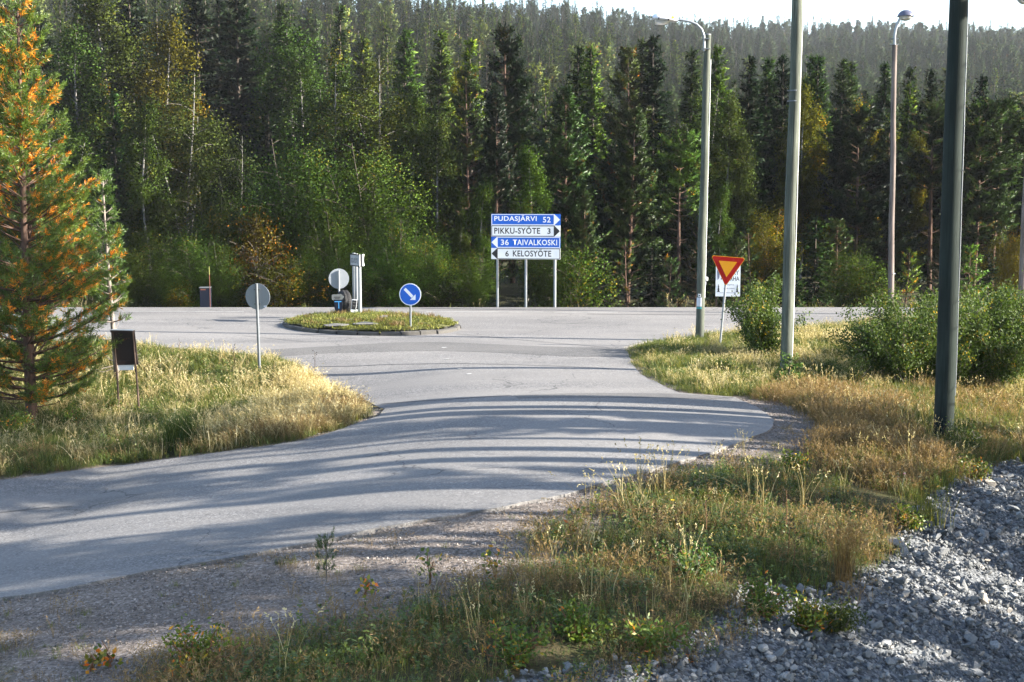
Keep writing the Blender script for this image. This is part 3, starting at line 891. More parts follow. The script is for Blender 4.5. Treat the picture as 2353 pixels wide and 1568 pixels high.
# housing: tapered lofted body along x
secs = [(-.54, .09, .05), (-.50, .20, .10), (-.25, .235, .14), (.15, .225, .135), (.40, .18, .11), (.54, .08, .07)]
vs, fs = [], []; ns = 14
for (f, wy, hz) in secs:
    for k in range(ns):
        w = math.pi * k / (ns - 1)
        vs.append((f * Lh, math.cos(w) * wy, math.sin(w) * hz * 1.25))
for i in range(len(secs) - 1):
    for k in range(ns - 1): fs.append((i * ns + k, i * ns + k + 1, (i + 1) * ns + k + 1, (i + 1) * ns + k))
    fs.append((i * ns, (i + 1) * ns, (i + 1) * ns + ns - 1, i * ns + ns - 1))
fs.append(list(range(ns))); fs.append([(len(secs) - 1) * ns + k for k in range(ns)][::-1])
hd.add(vs, fs, 0, True)
hd = hd.build('lamp_head', M['lamp_white'], t)
hd.location = (c0.x, -.10, c0.z - .02); hd.rotation_euler = (0, R(6), 0)
ln = MB(); vs, fs = [], []
for i, f in enumerate((-.46, -.38, -.1, .12, .2)):
    wy, dz = (.12, .02) if i in (0, 4) else (.18, .15 if i in (1, 2) else .11)
    for k in range(8):
        w = math.pi * k / 7; vs.append((f * Lh, math.cos(w) * wy, -math.sin(w) * dz - .004))
for i in range(4):
    for k in range(7): fs.append((i * 8 + k, i * 8 + k + 1, (i + 1) * 8 + k + 1, (i + 1) * 8 + k))
ln.add(vs, fs, 0, True); ln.build('lamp_glass', M['lens'], hd)
boxes('latch', M['black'], hd, ((-.3 * Lh, -.235, .0), (.035, .02, .06)), ((.1 * Lh, -.222, .0), (.035, .02, .06)))
MB().box((.28 * Lh, -.196, .075), (.075, .006, .075), (R(-18), 0, 0)).build('sticker', M['orange_sticker'], hd)
z_ = lambda vy: at_depth(1607, vy, D)[2] - t.location.z
for (za, zb_, m_, nm) in ((683, 703.5, M['paper'], 'notice'), (704.5, 709, M['teal'], 'notice_footer')):
    mbx = MB(); z0, z1 = z_(zb_), z_(za); vs = []
    for z in (z0, z1):
        for k in range(7):
            w = R(-150 + 72 * k / 6); vs.append((dx * z / h + .124 * math.cos(w), .124 * math.sin(w), z))
    mbx.add(vs, [(k, k + 1, 8 + k, 7 + k) for k in range(6)], 0, True); mbx.build(nm, m_, t)
MB().box((dx * .14 - .045, -.122, z_(678)), (.075, .008, .085), (0, 0, R(-22))).build('sticker', M['white'], t)
MB().box((dx * .14 - .045, -.1275, z_(678)), (.035, .004, .04), (0, 0, R(-22))).build('sticker_print', M['black'], t)
MB().box((dx * .2 + .15, 0, z_(641)), (.09, .09, .11), bev=.02).build('junction_box', M['white'], t)
MB().box((dx * .19 + .125, 0, z_(650)), (.05, .05, .10)).build('cable_gland', M['lamp_white'], t)

# dome lamps beyond
def dome_lamp(label, vbx, vby, vtx, vty, D, side, tipx, tipy, r0, r1):
    t, dx, h, D = wood_pole('lamp_pole', label, grp, vbx, vby, vtx, vty, r0, r1, M['pole_pink'], D)
    lp = lambda vx, vy: Vector(at_depth(vx, vy, D)) - t.location
    s = side
    x0 = vtx
    seq = [(x0, vty + 8), (x0, vty - 20), (x0 + 2.5 * s, vty - 35), (x0 + 6 * s, vty - 46), (x0 + 12 * s, tipy + 5)]
    pts = [lp(*q) for q in seq]
    for p in pts: p.y = 0
    MB().tube(pts, .05, 10).build('lamp_arm', M['galv'], t)
    for vy in (vty - 1, vty - 14): boxes('arm_bracket', M['galv_dull'], t, (tuple(lp(x0, vy) * 1.0 - Vector((0, lp(x0, vy).y, 0))), (.30, .06, .04)))
    c = lp(tipx, tipy); c.y = 0
    R_ = .30
    dm = MB().lathe([(.0, .235), (.10, .225), (.19, .18), (.255, .11), (.29, .03), (.30, 0), (.27, -.005), (.0, -.005)], tuple(c), 26).build('lamp_dome', M['lamp_dark'], t)
    MB().lathe([(.24, -.008), (.22, -.06), (.15, -.12), (.06, -.15), (0, -.155)], tuple(c), 22).build('lamp_glass', M['lens'], dm)
    return t
dome_lamp('pinkish grey pole with a grey dome street lamp beyond the main road', 2047, 715, 2055.5, 103, 47.8, 1, 2081, 38, .115, .085)
dome_lamp('leaning weathered lamp pole at the frame edge with dome lamp overhead', 2346, 717, 2375, 62, 43.0, -1, 2356, -1, .125, .09)
o = [x for x in bpy.data.objects if x.name.startswith('lamp_pole')][1]
MB().box((.04, -.12, at_depth(2046, 628, 47.8)[2] - o.location.z), (.09, .01, .035)).build('number_plate', M['white'], o)

# dark board on two legs, left verge
gl, grr = G(275, 945), G(322, 958)
D = (gl[1] + grr[1]) / 2
t = thing('information_board', 'back of a dark wooden board on two leaning legs', 'notice board', ((gl[0] + grr[0]) / 2, D, (gl[2] + grr[2]) / 2))
lp = lambda vx, vy: Vector(at_depth(vx, vy, D)) - t.location
for q in (((275, 948), (271, 880), (264, 800), (258, 764)), ((322, 962), (317, 895), (311, 830), (305, 764))):
    pts = [lp(*a_) for a_ in q]
    for i, p in enumerate(pts): p.y = -.03 + .01 * i
    pts[0].z -= .25
    MB().tube(pts, [.026, .024, .022, .02], 10).build('leg', M['leg_wood'], t)
c_ = [lp(259, 763), lp(304, 763), lp(311, 837), lp(265, 837)]
bd = MB().prism([(p.x, p.z) for p in c_[::-1]], .02, .045).build('board', M['dark_wood'], t)
MB().prism([(p.x, p.z) for p in [lp(256, 758), lp(307, 759.5), lp(307.5, 764), lp(256.5, 763)]][::-1], -.09, .10).build('roof_board', M['dark_wood'], t)
MB().prism([(p.x, p.z) for p in [lp(255.5, 757), lp(307.2, 758.5), lp(307.2, 759.4), lp(255.5, 758)]][::-1], -.095, .105).build('roof_flashing', M['galv'], t)
MB().prism([(p.x, p.z) for p in [lp(264, 830), lp(316, 829), lp(316, 838), lp(265, 839)]][::-1], .0, .06).build('lower_rail', M['dark_wood'], t)
MB().prism([(p.x, p.z) for p in [lp(304, 762), lp(308, 762), lp(317, 838), lp(312.5, 838)]][::-1], -.0, .06).build('side_rail', M['dark_wood'], t)
MB().prism([(p.x, p.z) for p in [lp(270, 839.5), lp(306, 839), lp(306, 850.5), lp(272, 851)]][::-1], .02, .05).build('white_panel', M['white'], t)

# navy cabinet and snow marker beyond the main road
D = 47.6
tl, br = at_depth(457, 662, D), at_depth(482, 706, D); zb = float(H((tl[0] + br[0]) / 2, D))
t = thing('roadside_cabinet', 'navy blue roadside cabinet half hidden by a yellow bush', 'cabinet', ((tl[0] + br[0]) / 2, D + .2, zb), R(6))
W = br[0] - tl[0]; HH = tl[2] - zb
MB().box((0, 0, HH / 2), (W, .4, HH), bev=.012).build('body', M['cabinet'], t)
MB().box((0, 0, HH + .012), (W + .03, .43, .022)).build('lid', M['galv_dull'], t)
MB().box((-.06, -.205, HH - .055), (.19, .004, .045)).build('red_label', M['marker_orange'], t)
p = at_depth(480.5, 612, 47.3)
t = thing('snow_marker', 'thin orange snow marker with a yellow tip by the cabinet', 'marker stake', (p[0], 47.3, float(H(p[0], 47.3))))
hh = p[2] - t.location.z
MB().tube([(0, 0, -.1), (0, 0, hh * .82)], .012, 8).build('stake', M['marker_orange'], t)
MB().tube([(0, 0, hh * .82 + .001), (0, 0, hh)], .0125, 8).build('yellow_tip', M['marker_yellow'], t)

# ================================================================== vegetation builders
def unit(v):
    return v / np.maximum(np.linalg.norm(v, axis=-1, keepdims=True), 1e-9)
class Leaves:
    """collects narrow diamonds / leaf quads with one colour value each; crowns get soft outward normals"""
    def __init__(s): s.P, s.t, s.c, s.soft = [], [], [], None
    def add(s, base, d, side, L, w, tint, wide=.5, cen=None):
        base = np.asarray(base, float); n = len(base)
        L = np.broadcast_to(np.asarray(L, float), (n,))[:, None]; w = np.broadcast_to(np.asarray(w, float), (n,))[:, None]
        m_ = base + d * L * wide
        q = np.stack([base, m_ + side * w / 2, base + d * L, m_ - side * w / 2], 1)
        s.P.append(q); s.t.append(np.broadcast_to(np.asarray(tint, float), (n,)))
        s.c.append(np.full((n, 3), np.nan) if cen is None else cen)
    def data(s):
        P = np.concatenate(s.P); nr = None
        if s.soft is not None:
            h, kz, up, keep = s.soft
            mid = P.mean(1)
            g = np.cross(P[:, 2] - P[:, 0], P[:, 1] - P[:, 3]); g /= np.maximum(np.linalg.norm(g, axis=1, keepdims=True), 1e-9)
            o = mid - np.array([0, 0, h]); o[:, 2] *= kz; o[:, :2] /= np.maximum(np.hypot(o[:, 0], o[:, 1]), .35)[:, None]
            o = o / np.maximum(np.linalg.norm(o, axis=1, keepdims=True), 1e-9)
            c = np.concatenate(s.c); has = ~np.isnan(c[:, 0])
            cl = np.where(has[:, None], mid - np.nan_to_num(c), 0); cl /= np.maximum(np.linalg.norm(cl, axis=1, keepdims=True), 1e-9)
            o = o + cl * .8 + np.array([0, 0, up]); o /= np.maximum(np.linalg.norm(o, axis=1, keepdims=True), 1e-9)
            flip = (g * o).sum(1) < 0
            P[flip] = P[flip][:, ::-1]; g[flip] *= -1
            nr = o * (1 - keep) + g * keep; nr /= np.maximum(np.linalg.norm(nr, axis=1, keepdims=True), 1e-9)
            nr = np.repeat(nr, 4, 0)
        return P.reshape(-1, 3), np.arange(len(P) * 4).reshape(-1, 4), np.concatenate(s.t), nr
    def mesh(s, name, m):
        co, q, t, nr = s.data()
        me = quad_mesh(name, co, q, None, t, [m])
        if nr is not None: free_normals(me, nr)
        return me
def free_normals(me, nr):
    a = me.attributes.new('custom_normal', 'FLOAT_VECTOR', 'POINT')
    a.data.foreach_set('vector', np.ascontiguousarray(nr, np.float32).ravel())
def perp(g, d):
    r = g.normal(size=d.shape)
    return unit(np.cross(d, r))
class Wood:
    """tapered square-ish tubes, quads only"""
    def __init__(s): s.v, s.q, s.n = [], [], 0
    def tube(s, pts, rad, k=6):
        pts = np.asarray(pts, float); m_ = len(pts)
        rad = np.broadcast_to(np.asarray(rad, float), (m_,))
        t = unit(np.gradient(pts, axis=0))
        ref = np.array([0, 1.0, .01]) if abs(t[0][1]) < .8 else np.array([1.0, 0, .01])
        a = unit(np.cross(t, ref)); b = np.cross(t, a)
        w = 2 * np.pi * np.arange(k) / k
        V = pts[:, None] + (a[:, None] * np.cos(w)[None, :, None] + b[:, None] * np.sin(w)[None, :, None]) * rad[:, None, None]
        i = np.arange(m_ - 1)[:, None] * k; j = np.arange(k)[None, :]; j2 = (j + 1) % k
        s.q.append(np.stack([i + j, i + j2, i + k + j2, i + k + j], -1).reshape(-1, 4) + s.n)
        s.v.append(V.reshape(-1, 3)); s.n += m_ * k
    def mesh(s, name, m):
        return quad_mesh(name, np.concatenate(s.v), np.concatenate(s.q), None, None, [m], True)
    def data(s): return np.concatenate(s.v), np.concatenate(s.q)
def joined(name, wood, leaves, mw, ml):
    v1, q1 = wood.data(); v2, q2, t, nr = leaves.data()
    me = quad_mesh(name, np.concatenate([v1, v2]), np.concatenate([q1, q2 + len(v1)]), np.concatenate([np.zeros(len(q1)), np.ones(len(q2))]), np.concatenate([np.full(len(q1), .5), t]), [mw, ml])
    if nr is not None:
        o = v1 - np.array([0, 0, 0]); o[:, 2] = 0; o /= np.maximum(np.linalg.norm(o, axis=1, keepdims=True), 1e-6)
        free_normals(me, np.concatenate([o, nr]))
    return me

def spruce(seed, h=12.0, r=1.7, gap=.21, nb=8, tw=.26, step=.11, far=False, low=.03, sparse=0.0):
    g = np.random.default_rng(seed)
    wd, lv = Wood(), Leaves()
    z = np.linspace(0, h * .98, 9)
    wd.tube(np.stack([.04 * np.sin(z * .5 + seed), .04 * np.cos(z * .4), z], 1), .012 * h * (1 - z / h) ** .9 + .012, 4 if far else 7)
    zs = np.arange(low * h, h * .985, gap)
    for zz in zs:
        t = zz / h
        for k in range(max(3, int(nb * (1 - .35 * t)))):
            if g.random() < sparse: continue
            az = g.random() * 2 * np.pi
            L = r * (1 - t) ** .82 * g.uniform(.62, 1.12) + .12
            if t < .12: L *= .75 + 2 * t
            up = .55 * t ** 2 - .10 - .18 * (1 - t)
            n = max(2, int(L / step))
            s_ = np.linspace(.12, 1, n)
            out = np.array([math.cos(az), math.sin(az), 0]); sd = np.array([-out[1], out[0], 0])
            drop = -.22 * L * s_ ** 1.6 * (1 - t) + .10 * L * s_ ** 4
            P = np.outer(s_ * L, out); P[:, 2] += zz + g.uniform(-.1, .1) + s_ * L * up + drop
            if not far and L > .5: wd.tube(np.stack([np.r_[0, 0, zz], P[n // 2], P[-1]]), [.02, .012, .004], 3)
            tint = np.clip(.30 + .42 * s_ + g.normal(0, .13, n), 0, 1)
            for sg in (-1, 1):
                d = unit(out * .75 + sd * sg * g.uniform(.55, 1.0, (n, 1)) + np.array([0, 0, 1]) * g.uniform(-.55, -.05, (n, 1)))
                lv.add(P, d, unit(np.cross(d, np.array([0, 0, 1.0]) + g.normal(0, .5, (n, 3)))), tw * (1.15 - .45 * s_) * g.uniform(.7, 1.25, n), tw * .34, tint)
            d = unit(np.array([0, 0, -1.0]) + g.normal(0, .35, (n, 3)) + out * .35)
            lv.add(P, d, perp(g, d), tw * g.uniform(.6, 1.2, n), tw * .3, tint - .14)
            d = unit(out + np.array([0, 0, .25]) + g.normal(0, .2, (n, 3)))
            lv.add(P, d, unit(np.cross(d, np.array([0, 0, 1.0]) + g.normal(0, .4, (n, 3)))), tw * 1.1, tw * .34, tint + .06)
    lv.soft = (0, 0, .5, .8 if far else .45)
    d = unit(np.array([[0, 0, 1.0]]) + g.normal(0, .12, (7, 3)))
    lv.add(np.tile([[0, 0, h * .955]], (7, 1)) + g.normal(0, .015, (7, 3)), d, perp(g, d), h * .05, .07, .6)
    return wd, lv

def tuft(lv, g, P, d, n, L, w, spread, tint):
    """bottlebrush of needles round each shoot end"""
    m_ = len(P)
    B = np.repeat(P, n, 0); D = np.repeat(d, n, 0)
    B = B - D * (g.random((m_ * n, 1)) * .20 * (L / .12))
    dd = unit(D * g.uniform(.35, 1.0, (m_ * n, 1)) + g.normal(0, spread, (m_ * n, 3)))
    lv.add(B, dd, perp(g, dd), L * g.uniform(.7, 1.2, m_ * n), w, np.repeat(tint, n) + g.normal(0, .05, m_ * n), .5, np.repeat(P - d * L * .6, n, 0))
    lv.soft = (0, 0, .5, .45)

def pine(seed, h=10.0, r=2.0, clear=.12, whorl=.42, nb=5, nlen=.15, nw=.032, npt=11, orange=.08, crown='cone', k=7, dense=1.0, bare=0, lean=.1):
    g = np.random.default_rng(seed)
    wd, lv = Wood(), Leaves()
    z = np.linspace(-.2, h * .985, 12)
    tx = lean * np.sin(z / h * 3 + seed); ty = lean * np.cos(z / h * 2.3 + seed) - lean
    wd.tube(np.stack([tx, ty, z], 1), .0105 * h * (1 - np.clip(z, 0, h) / h) ** .85 + .014, k)
    X = lambda q: np.array([np.interp(q, z, tx), np.interp(q, z, ty), q])
    q = h * clear
    if bare:
        for _ in range(bare):
            zz = g.uniform(.08, 1) * h * clear; az = g.random() * 6.283; L = g.uniform(.4, 1.3)
            o = np.array([math.cos(az), math.sin(az), g.uniform(-.2, .3)])
            wd.tube([X(zz), X(zz) + o * L * .5 + [0, 0, -.03], X(zz) + o * L + [0, 0, .08 * L]], [.016, .010, .004], 3)
    while q < h * .97:
        t = (q - h * clear) / (h * (1 - clear))
        if crown == 'cone': rr = r * (1 - t) ** .75 * (.8 + .2 * min(1, t * 5))
        else: rr = r * math.sqrt(max(.05, 1 - (2 * t - .85) ** 2 / 1.45))
        for _ in range(nb):
            az = g.random() * 6.283; L = rr * g.uniform(.6, 1.15) + .15
            o = np.array([math.cos(az), math.sin(az), 0]); sd = np.array([-o[1], o[0], 0])
            el = g.uniform(.12, .42) + .55 * t
            s_ = np.linspace(0, 1, 5)
            B = X(q) + np.outer(s_ * L * math.cos(el), o); B[:, 2] += s_ * L * math.sin(el) * .8 + .22 * L * s_ ** 2.2 - .10 * L * s_
            wd.tube(B, np.linspace(.008 * h * .35 * (1 - .7 * t) + .006, .005, 5), 4)
            ns = max(3, int(L * 5.2 * dense))
            ss = g.uniform(.28, 1.0, ns); ss[0] = 1
            bp = np.stack([np.interp(ss, s_, B[:, i]) for i in range(3)], 1)
            sl = (.14 + .26 * L * (1.15 - ss)) * g.uniform(.6, 1.2, ns); sl[0] = .12
            d = unit(o * .8 + sd * g.normal(0, .85, (ns, 1)) + np.array([0, 0, 1]) * g.uniform(.0, .75, (ns, 1)))
            tip = bp + d * sl[:, None]
            for a_, b_ in zip(bp[1:], tip[1:]):
                wd.tube([a_, b_], [.006, .003], 3)
            md = (bp + tip) / 2
            P = np.concatenate([tip, md[sl > .22]]); DD = np.concatenate([d, d[sl > .22]])
            DD = unit(DD + np.array([0, 0, .45]))
            inner = np.concatenate([np.zeros(ns), np.ones((sl > .22).sum())])
            tint = np.clip(.42 + g.normal(0, .15, len(P)), 0, .76)
            po = orange * (1 + 2.2 * inner)
            om = g.random(len(P)) < po
            tint[om] = g.uniform(.86, .98, om.sum())
            tuft(lv, g, P, DD, npt, nlen, nw, .42, tint)
        q += whorl * g.uniform(.75, 1.25)
    top = X(h * .985)[None]
    tuft(lv, g, np.repeat(top, 3, 0), unit(np.array([[0, 0, 1.0]] * 3) + g.normal(0, .2, (3, 3))), npt, nlen, nw, .35, np.full(3, .5))
    return wd, lv

def birch(seed, h=9.0, w=2.2, n=6500, ls=.085, stems=1, low=.16, yellow=.05, droop=.5, shape=.42, mat_w='birch_bark', clump=.25):
    g = np.random.default_rng(seed)
    wd, lv = Wood(), Leaves()
    tips = []
    for s_i in range(stems):
        az0 = g.random() * 6.283; sp = 0 if stems == 1 else g.uniform(.10, .28)
        hh = h * (1 if s_i == 0 else g.uniform(.75, .95))
        z = np.linspace(-.1, hh * .97, 9)
        tx = sp * h * (np.clip(z, 0, None) / hh) ** 1.2 * math.cos(az0) * .6 + .10 * np.sin(z * .8 + seed + s_i); ty = sp * h * (np.clip(z, 0, None) / hh) ** 1.2 * math.sin(az0) * .6 + .08 * np.cos(z * .7 + s_i)
        wd.tube(np.stack([tx, ty, z], 1), (.0085 * hh * (1 - np.clip(z, 0, hh) / hh) ** .8 + .008) / (stems ** .3), 6)
        nbr = int(26 / stems) + 6
        for b in range(nbr):
            t = low + (1 - low) * (b + g.random()) / nbr
            zz = t * hh * .96
            p0 = np.array([np.interp(zz, z, tx), np.interp(zz, z, ty), zz])
            u = (t - low) / (1 - low)
            env = w * (math.sin(min(1, max(0, u) ** shape) * math.pi) ** .75 * .9 + .12)
            az = g.random() * 6.283; L = env * g.uniform(.72, 1.06) * (.85 if stems > 1 else 1)
            o = np.array([math.cos(az), math.sin(az), 0])
            ss = np.linspace(0, 1, 5); B = p0 + np.outer(ss * L, o); B[:, 2] += ss * L * .75 - droop * L * ss ** 2.4
            wd.tube(B, np.linspace(.012 + .0025 * L, .004, 5), 3)
            for j in range(max(2, int(L * 3.4))):
                f = g.uniform(.25, 1); q = np.array([np.interp(f, ss, B[:, i]) for i in range(3)])
                tips.append(q + g.normal(0, .15 * w / 2, 3) * [1, 1, .8] + [0, 0, -.15 * droop])
    tips = np.array(tips)
    # clumps of leaves round the twig ends, hanging a little
    per = max(3, n // len(tips))
    ct = np.clip(.42 + g.normal(0, .16, len(tips)), 0, .84)
    ye = g.random(len(tips)) < yellow; ct[ye] = g.uniform(.85, 1, ye.sum())
    P = np.repeat(tips, per, 0) + g.normal(0, clump, (len(tips) * per, 3)) * [.8, .8, 1.1]
    P[:, 2] = np.maximum(P[:, 2], .08)
    d = unit(g.normal(0, 1, P.shape) + [0, 0, -.6])
    lv.add(P, d, perp(g, d), ls * g.uniform(.7, 1.3, len(P)), ls * .72, np.repeat(ct, per) + g.normal(0, .06, len(P)), .42, np.repeat(tips, per, 0))
    lv.soft = (h * .42, 1.0, .3, .7 if ls > .12 else .38)
    return wd, lv

def shrub(seed, h=1.8, w=1.1, n=3600, ls=.06, stems=14, yellow=.03, wide=.55, clump=.11):
    g = np.random.default_rng(seed)
    wd, lv = Wood(), Leaves(); tips = []
    for s_i in range(stems):
        az = g.random() * 6.283; sp = w * g.uniform(.15, 1.0); hh = h * g.uniform(.5, 1.0) * (1 - .25 * (sp / w) ** 2)
        ss = np.linspace(0, 1, 6); o = np.array([math.cos(az), math.sin(az), 0])
        B = np.outer(ss ** 1.25 * sp, o) + g.normal(0, .03, (6, 3)) * ss[:, None]; B[:, 2] += ss * hh; B[:, :2] += g.normal(0, .08 * w, 2)
        wd.tube(B, np.linspace(.014, .004, 6), 4)
        for j in range(int(10 * hh) + 3):
            f = g.uniform(.15, 1); q = np.array([np.interp(f, ss, B[:, i]) for i in range(3)])
            q2 = q + unit(g.normal(0, 1, 3) + [0, 0, .6] + o * .5) * g.uniform(.08, .38) * w * .6
            if j % 3 == 0: wd.tube([q, q2], [.005, .002], 3)
            tips.append(q2); tips.append((q + q2) / 2)
    tips = np.array(tips); per = max(2, n // len(tips))
    ct = np.clip(.45 + g.normal(0, .16, len(tips)), 0, .88); ye = g.random(len(tips)) < yellow; ct[ye] = g.uniform(.9, 1, ye.sum())
    P = np.repeat(tips, per, 0) + g.normal(0, clump, (len(tips) * per, 3)); P[:, 2] = np.maximum(P[:, 2], .03)
    d = unit(g.normal(0, 1, P.shape) + [0, 0, .35])
    lv.add(P, d, perp(g, d), ls * g.uniform(.7, 1.35, len(P)), ls * wide, np.repeat(ct, per) + g.normal(0, .10, len(P)), .45, np.repeat(tips, per, 0))
    return wd, lv

# ------------------------------------------------------------------ tree kinds, built once, copied after
KIND = {}
def kind(key, wl, mw, ml, single=False):
    wd, lv = wl
    if single: KIND[key] = (joined(key, wd, lv, M[mw], M[ml]), None)
    else: KIND[key] = (wd.mesh(key + '_trunk', M[mw]), lv.mesh(key + '_crown', M[ml]))
for i, (r_, gp, sp_) in enumerate(((1.75, .19, 0), (1.45, .18, .03), (2.0, .20, .06), (1.25, .22, .2))):
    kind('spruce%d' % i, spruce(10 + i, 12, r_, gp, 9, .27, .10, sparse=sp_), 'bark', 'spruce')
for i, a_ in enumerate((dict(h=10, r=2.1, orange=.012, clear=.08), dict(h=10, r=2.4, orange=.02, clear=.14, crown='cone', whorl=.36), dict(h=10, r=1.8, orange=.006, clear=.28, crown='round', bare=16, whorl=.34))):
    kind('pine%d' % i, pine(20 + i, nlen=.20, nw=.042, npt=13, dense=1.5, nb=6, **{'whorl': .34, **a_}), 'pine_bark', 'pine')
kind('pine3', pine(24, h=11, r=1.5, clear=.55, crown='round', nlen=.20, nw=.042, npt=13, bare=34, whorl=.34, orange=.01, dense=1.4), 'pine_bark', 'pine')
kind('youngpine0', pine(30, h=4, r=.85, clear=.05, whorl=.36, nb=5, nlen=.15, nw=.032, npt=13, orange=.10), 'pine_bark', 'pine')
kind('youngpine1', pine(31, h=4, r=1.15, clear=.05, whorl=.32, nb=6, nlen=.15, nw=.032, npt=13, orange=.06), 'pine_bark', 'pine')
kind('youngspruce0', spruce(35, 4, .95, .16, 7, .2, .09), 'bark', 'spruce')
for i, a_ in enumerate((dict(h=9, w=2.0, n=30000, yellow=.02), dict(h=9, w=2.7, n=38000, stems=4, shape=.5, yellow=.012), dict(h=9, w=1.5, n=22000, low=.20, yellow=.015), dict(h=9, w=2.3, n=26000, stems=2, yellow=.08))):
    kind('birch%d' % i, birch(40 + i, ls=.08, **a_), 'birch_bark', 'birch')
kind('willow0', birch(50, h=5, w=2.4, n=30000, stems=6, low=.05, ls=.054, droop=.35, shape=.62, yellow=.012, clump=.26), 'bark', 'birch')
kind('willow1', birch(51, h=5, w=2.0, n=28000, stems=5, low=.04, ls=.054, droop=.4, shape=.7, yellow=.09, clump=.26), 'bark', 'birch')
kind('lowbush0', birch(52, h=2.2, w=1.5, n=8000, stems=7, low=.03, ls=.055, droop=.25, shape=.75, yellow=.08, clump=.16), 'bark', 'birch')
kind('lowbush1', birch(53, h=2.2, w=1.2, n=7000, stems=6, low=.03, ls=.055, droop=.25, shape=.8, yellow=.2, clump=.16), 'bark', 'birch')
for i in range(4): kind('farspruce%d' % i, spruce(60 + i, 13, (1.5, 1.15, 1.75, 1.3)[i], .30, 7, .34, .17, True, .05, (.0, .05, .05, .2)[i]), 'bark', 'spruce', True)
for i in range(3): kind('farpine%d' % i, pine(70 + i, h=12, r=(1.9, 1.6, 2.1)[i], clear=(.30, .42, .25)[i], crown='round', whorl=.5, nb=5, nlen=.34, nw=.09, npt=9, orange=.004, k=4, dense=.9), 'pine_bark', 'pine', True)
for i in range(2): kind('farbirch%d' % i, birch(80 + i, h=9, w=1.9, n=5500, ls=.14, clump=.36), 'birch_bark', 'birch', True)
NAT_H = {'spruce': 12, 'pine': 10, 'youngpine': 4, 'youngspruce': 4, 'birch': 9, 'willow': 5, 'lowbush': 2.2, 'farspruce': 13, 'farpine': 12, 'farbirch': 9}
NAMES = {'spruce': ('spruce_tree', 'spruce'), 'pine': ('pine_tree', 'pine'), 'youngpine': ('young_pine', 'pine'), 'youngspruce': ('young_spruce', 'spruce'), 'birch': ('birch_tree', 'birch'), 'willow': ('willow_bush', 'bush'),
         'lowbush': ('roadside_bush', 'bush'), 'farspruce': ('spruce_tree', 'spruce'), 'farpine': ('pine_tree', 'pine'), 'farbirch': ('birch_tree', 'birch')}
def plant_tree(key, x, y, h, label, group, wf=1.0, col=(1, 1, 1), rz=None, z=None):
    base = key.rstrip('0123456789'); a, b = KIND[key]
    nm, cat = NAMES[base]
    s_ = h / NAT_H[base] if key != 'pine3' else h / 11
    zz = float(H(x, y)) - .05 if z is None else z
    rz = rng.random() * 6.283 if rz is None else rz
    if b is None:
        o = link(nm, a, None, (x, y, zz))
    else:
        o = link(nm, None, None, (x, y, zz)); o.empty_display_size = .3
    o.rotation_euler = (rng.normal(0, .012), rng.normal(0, .012), rz)
    o.scale = (s_ * wf, s_ * wf, s_)
    o.color = (*col, 1)
    tag(o, label, cat, group)
    if b is not None:
        link('trunk', a, o); c = link('crown', b, o); c.color = (*col, 1)
    return o

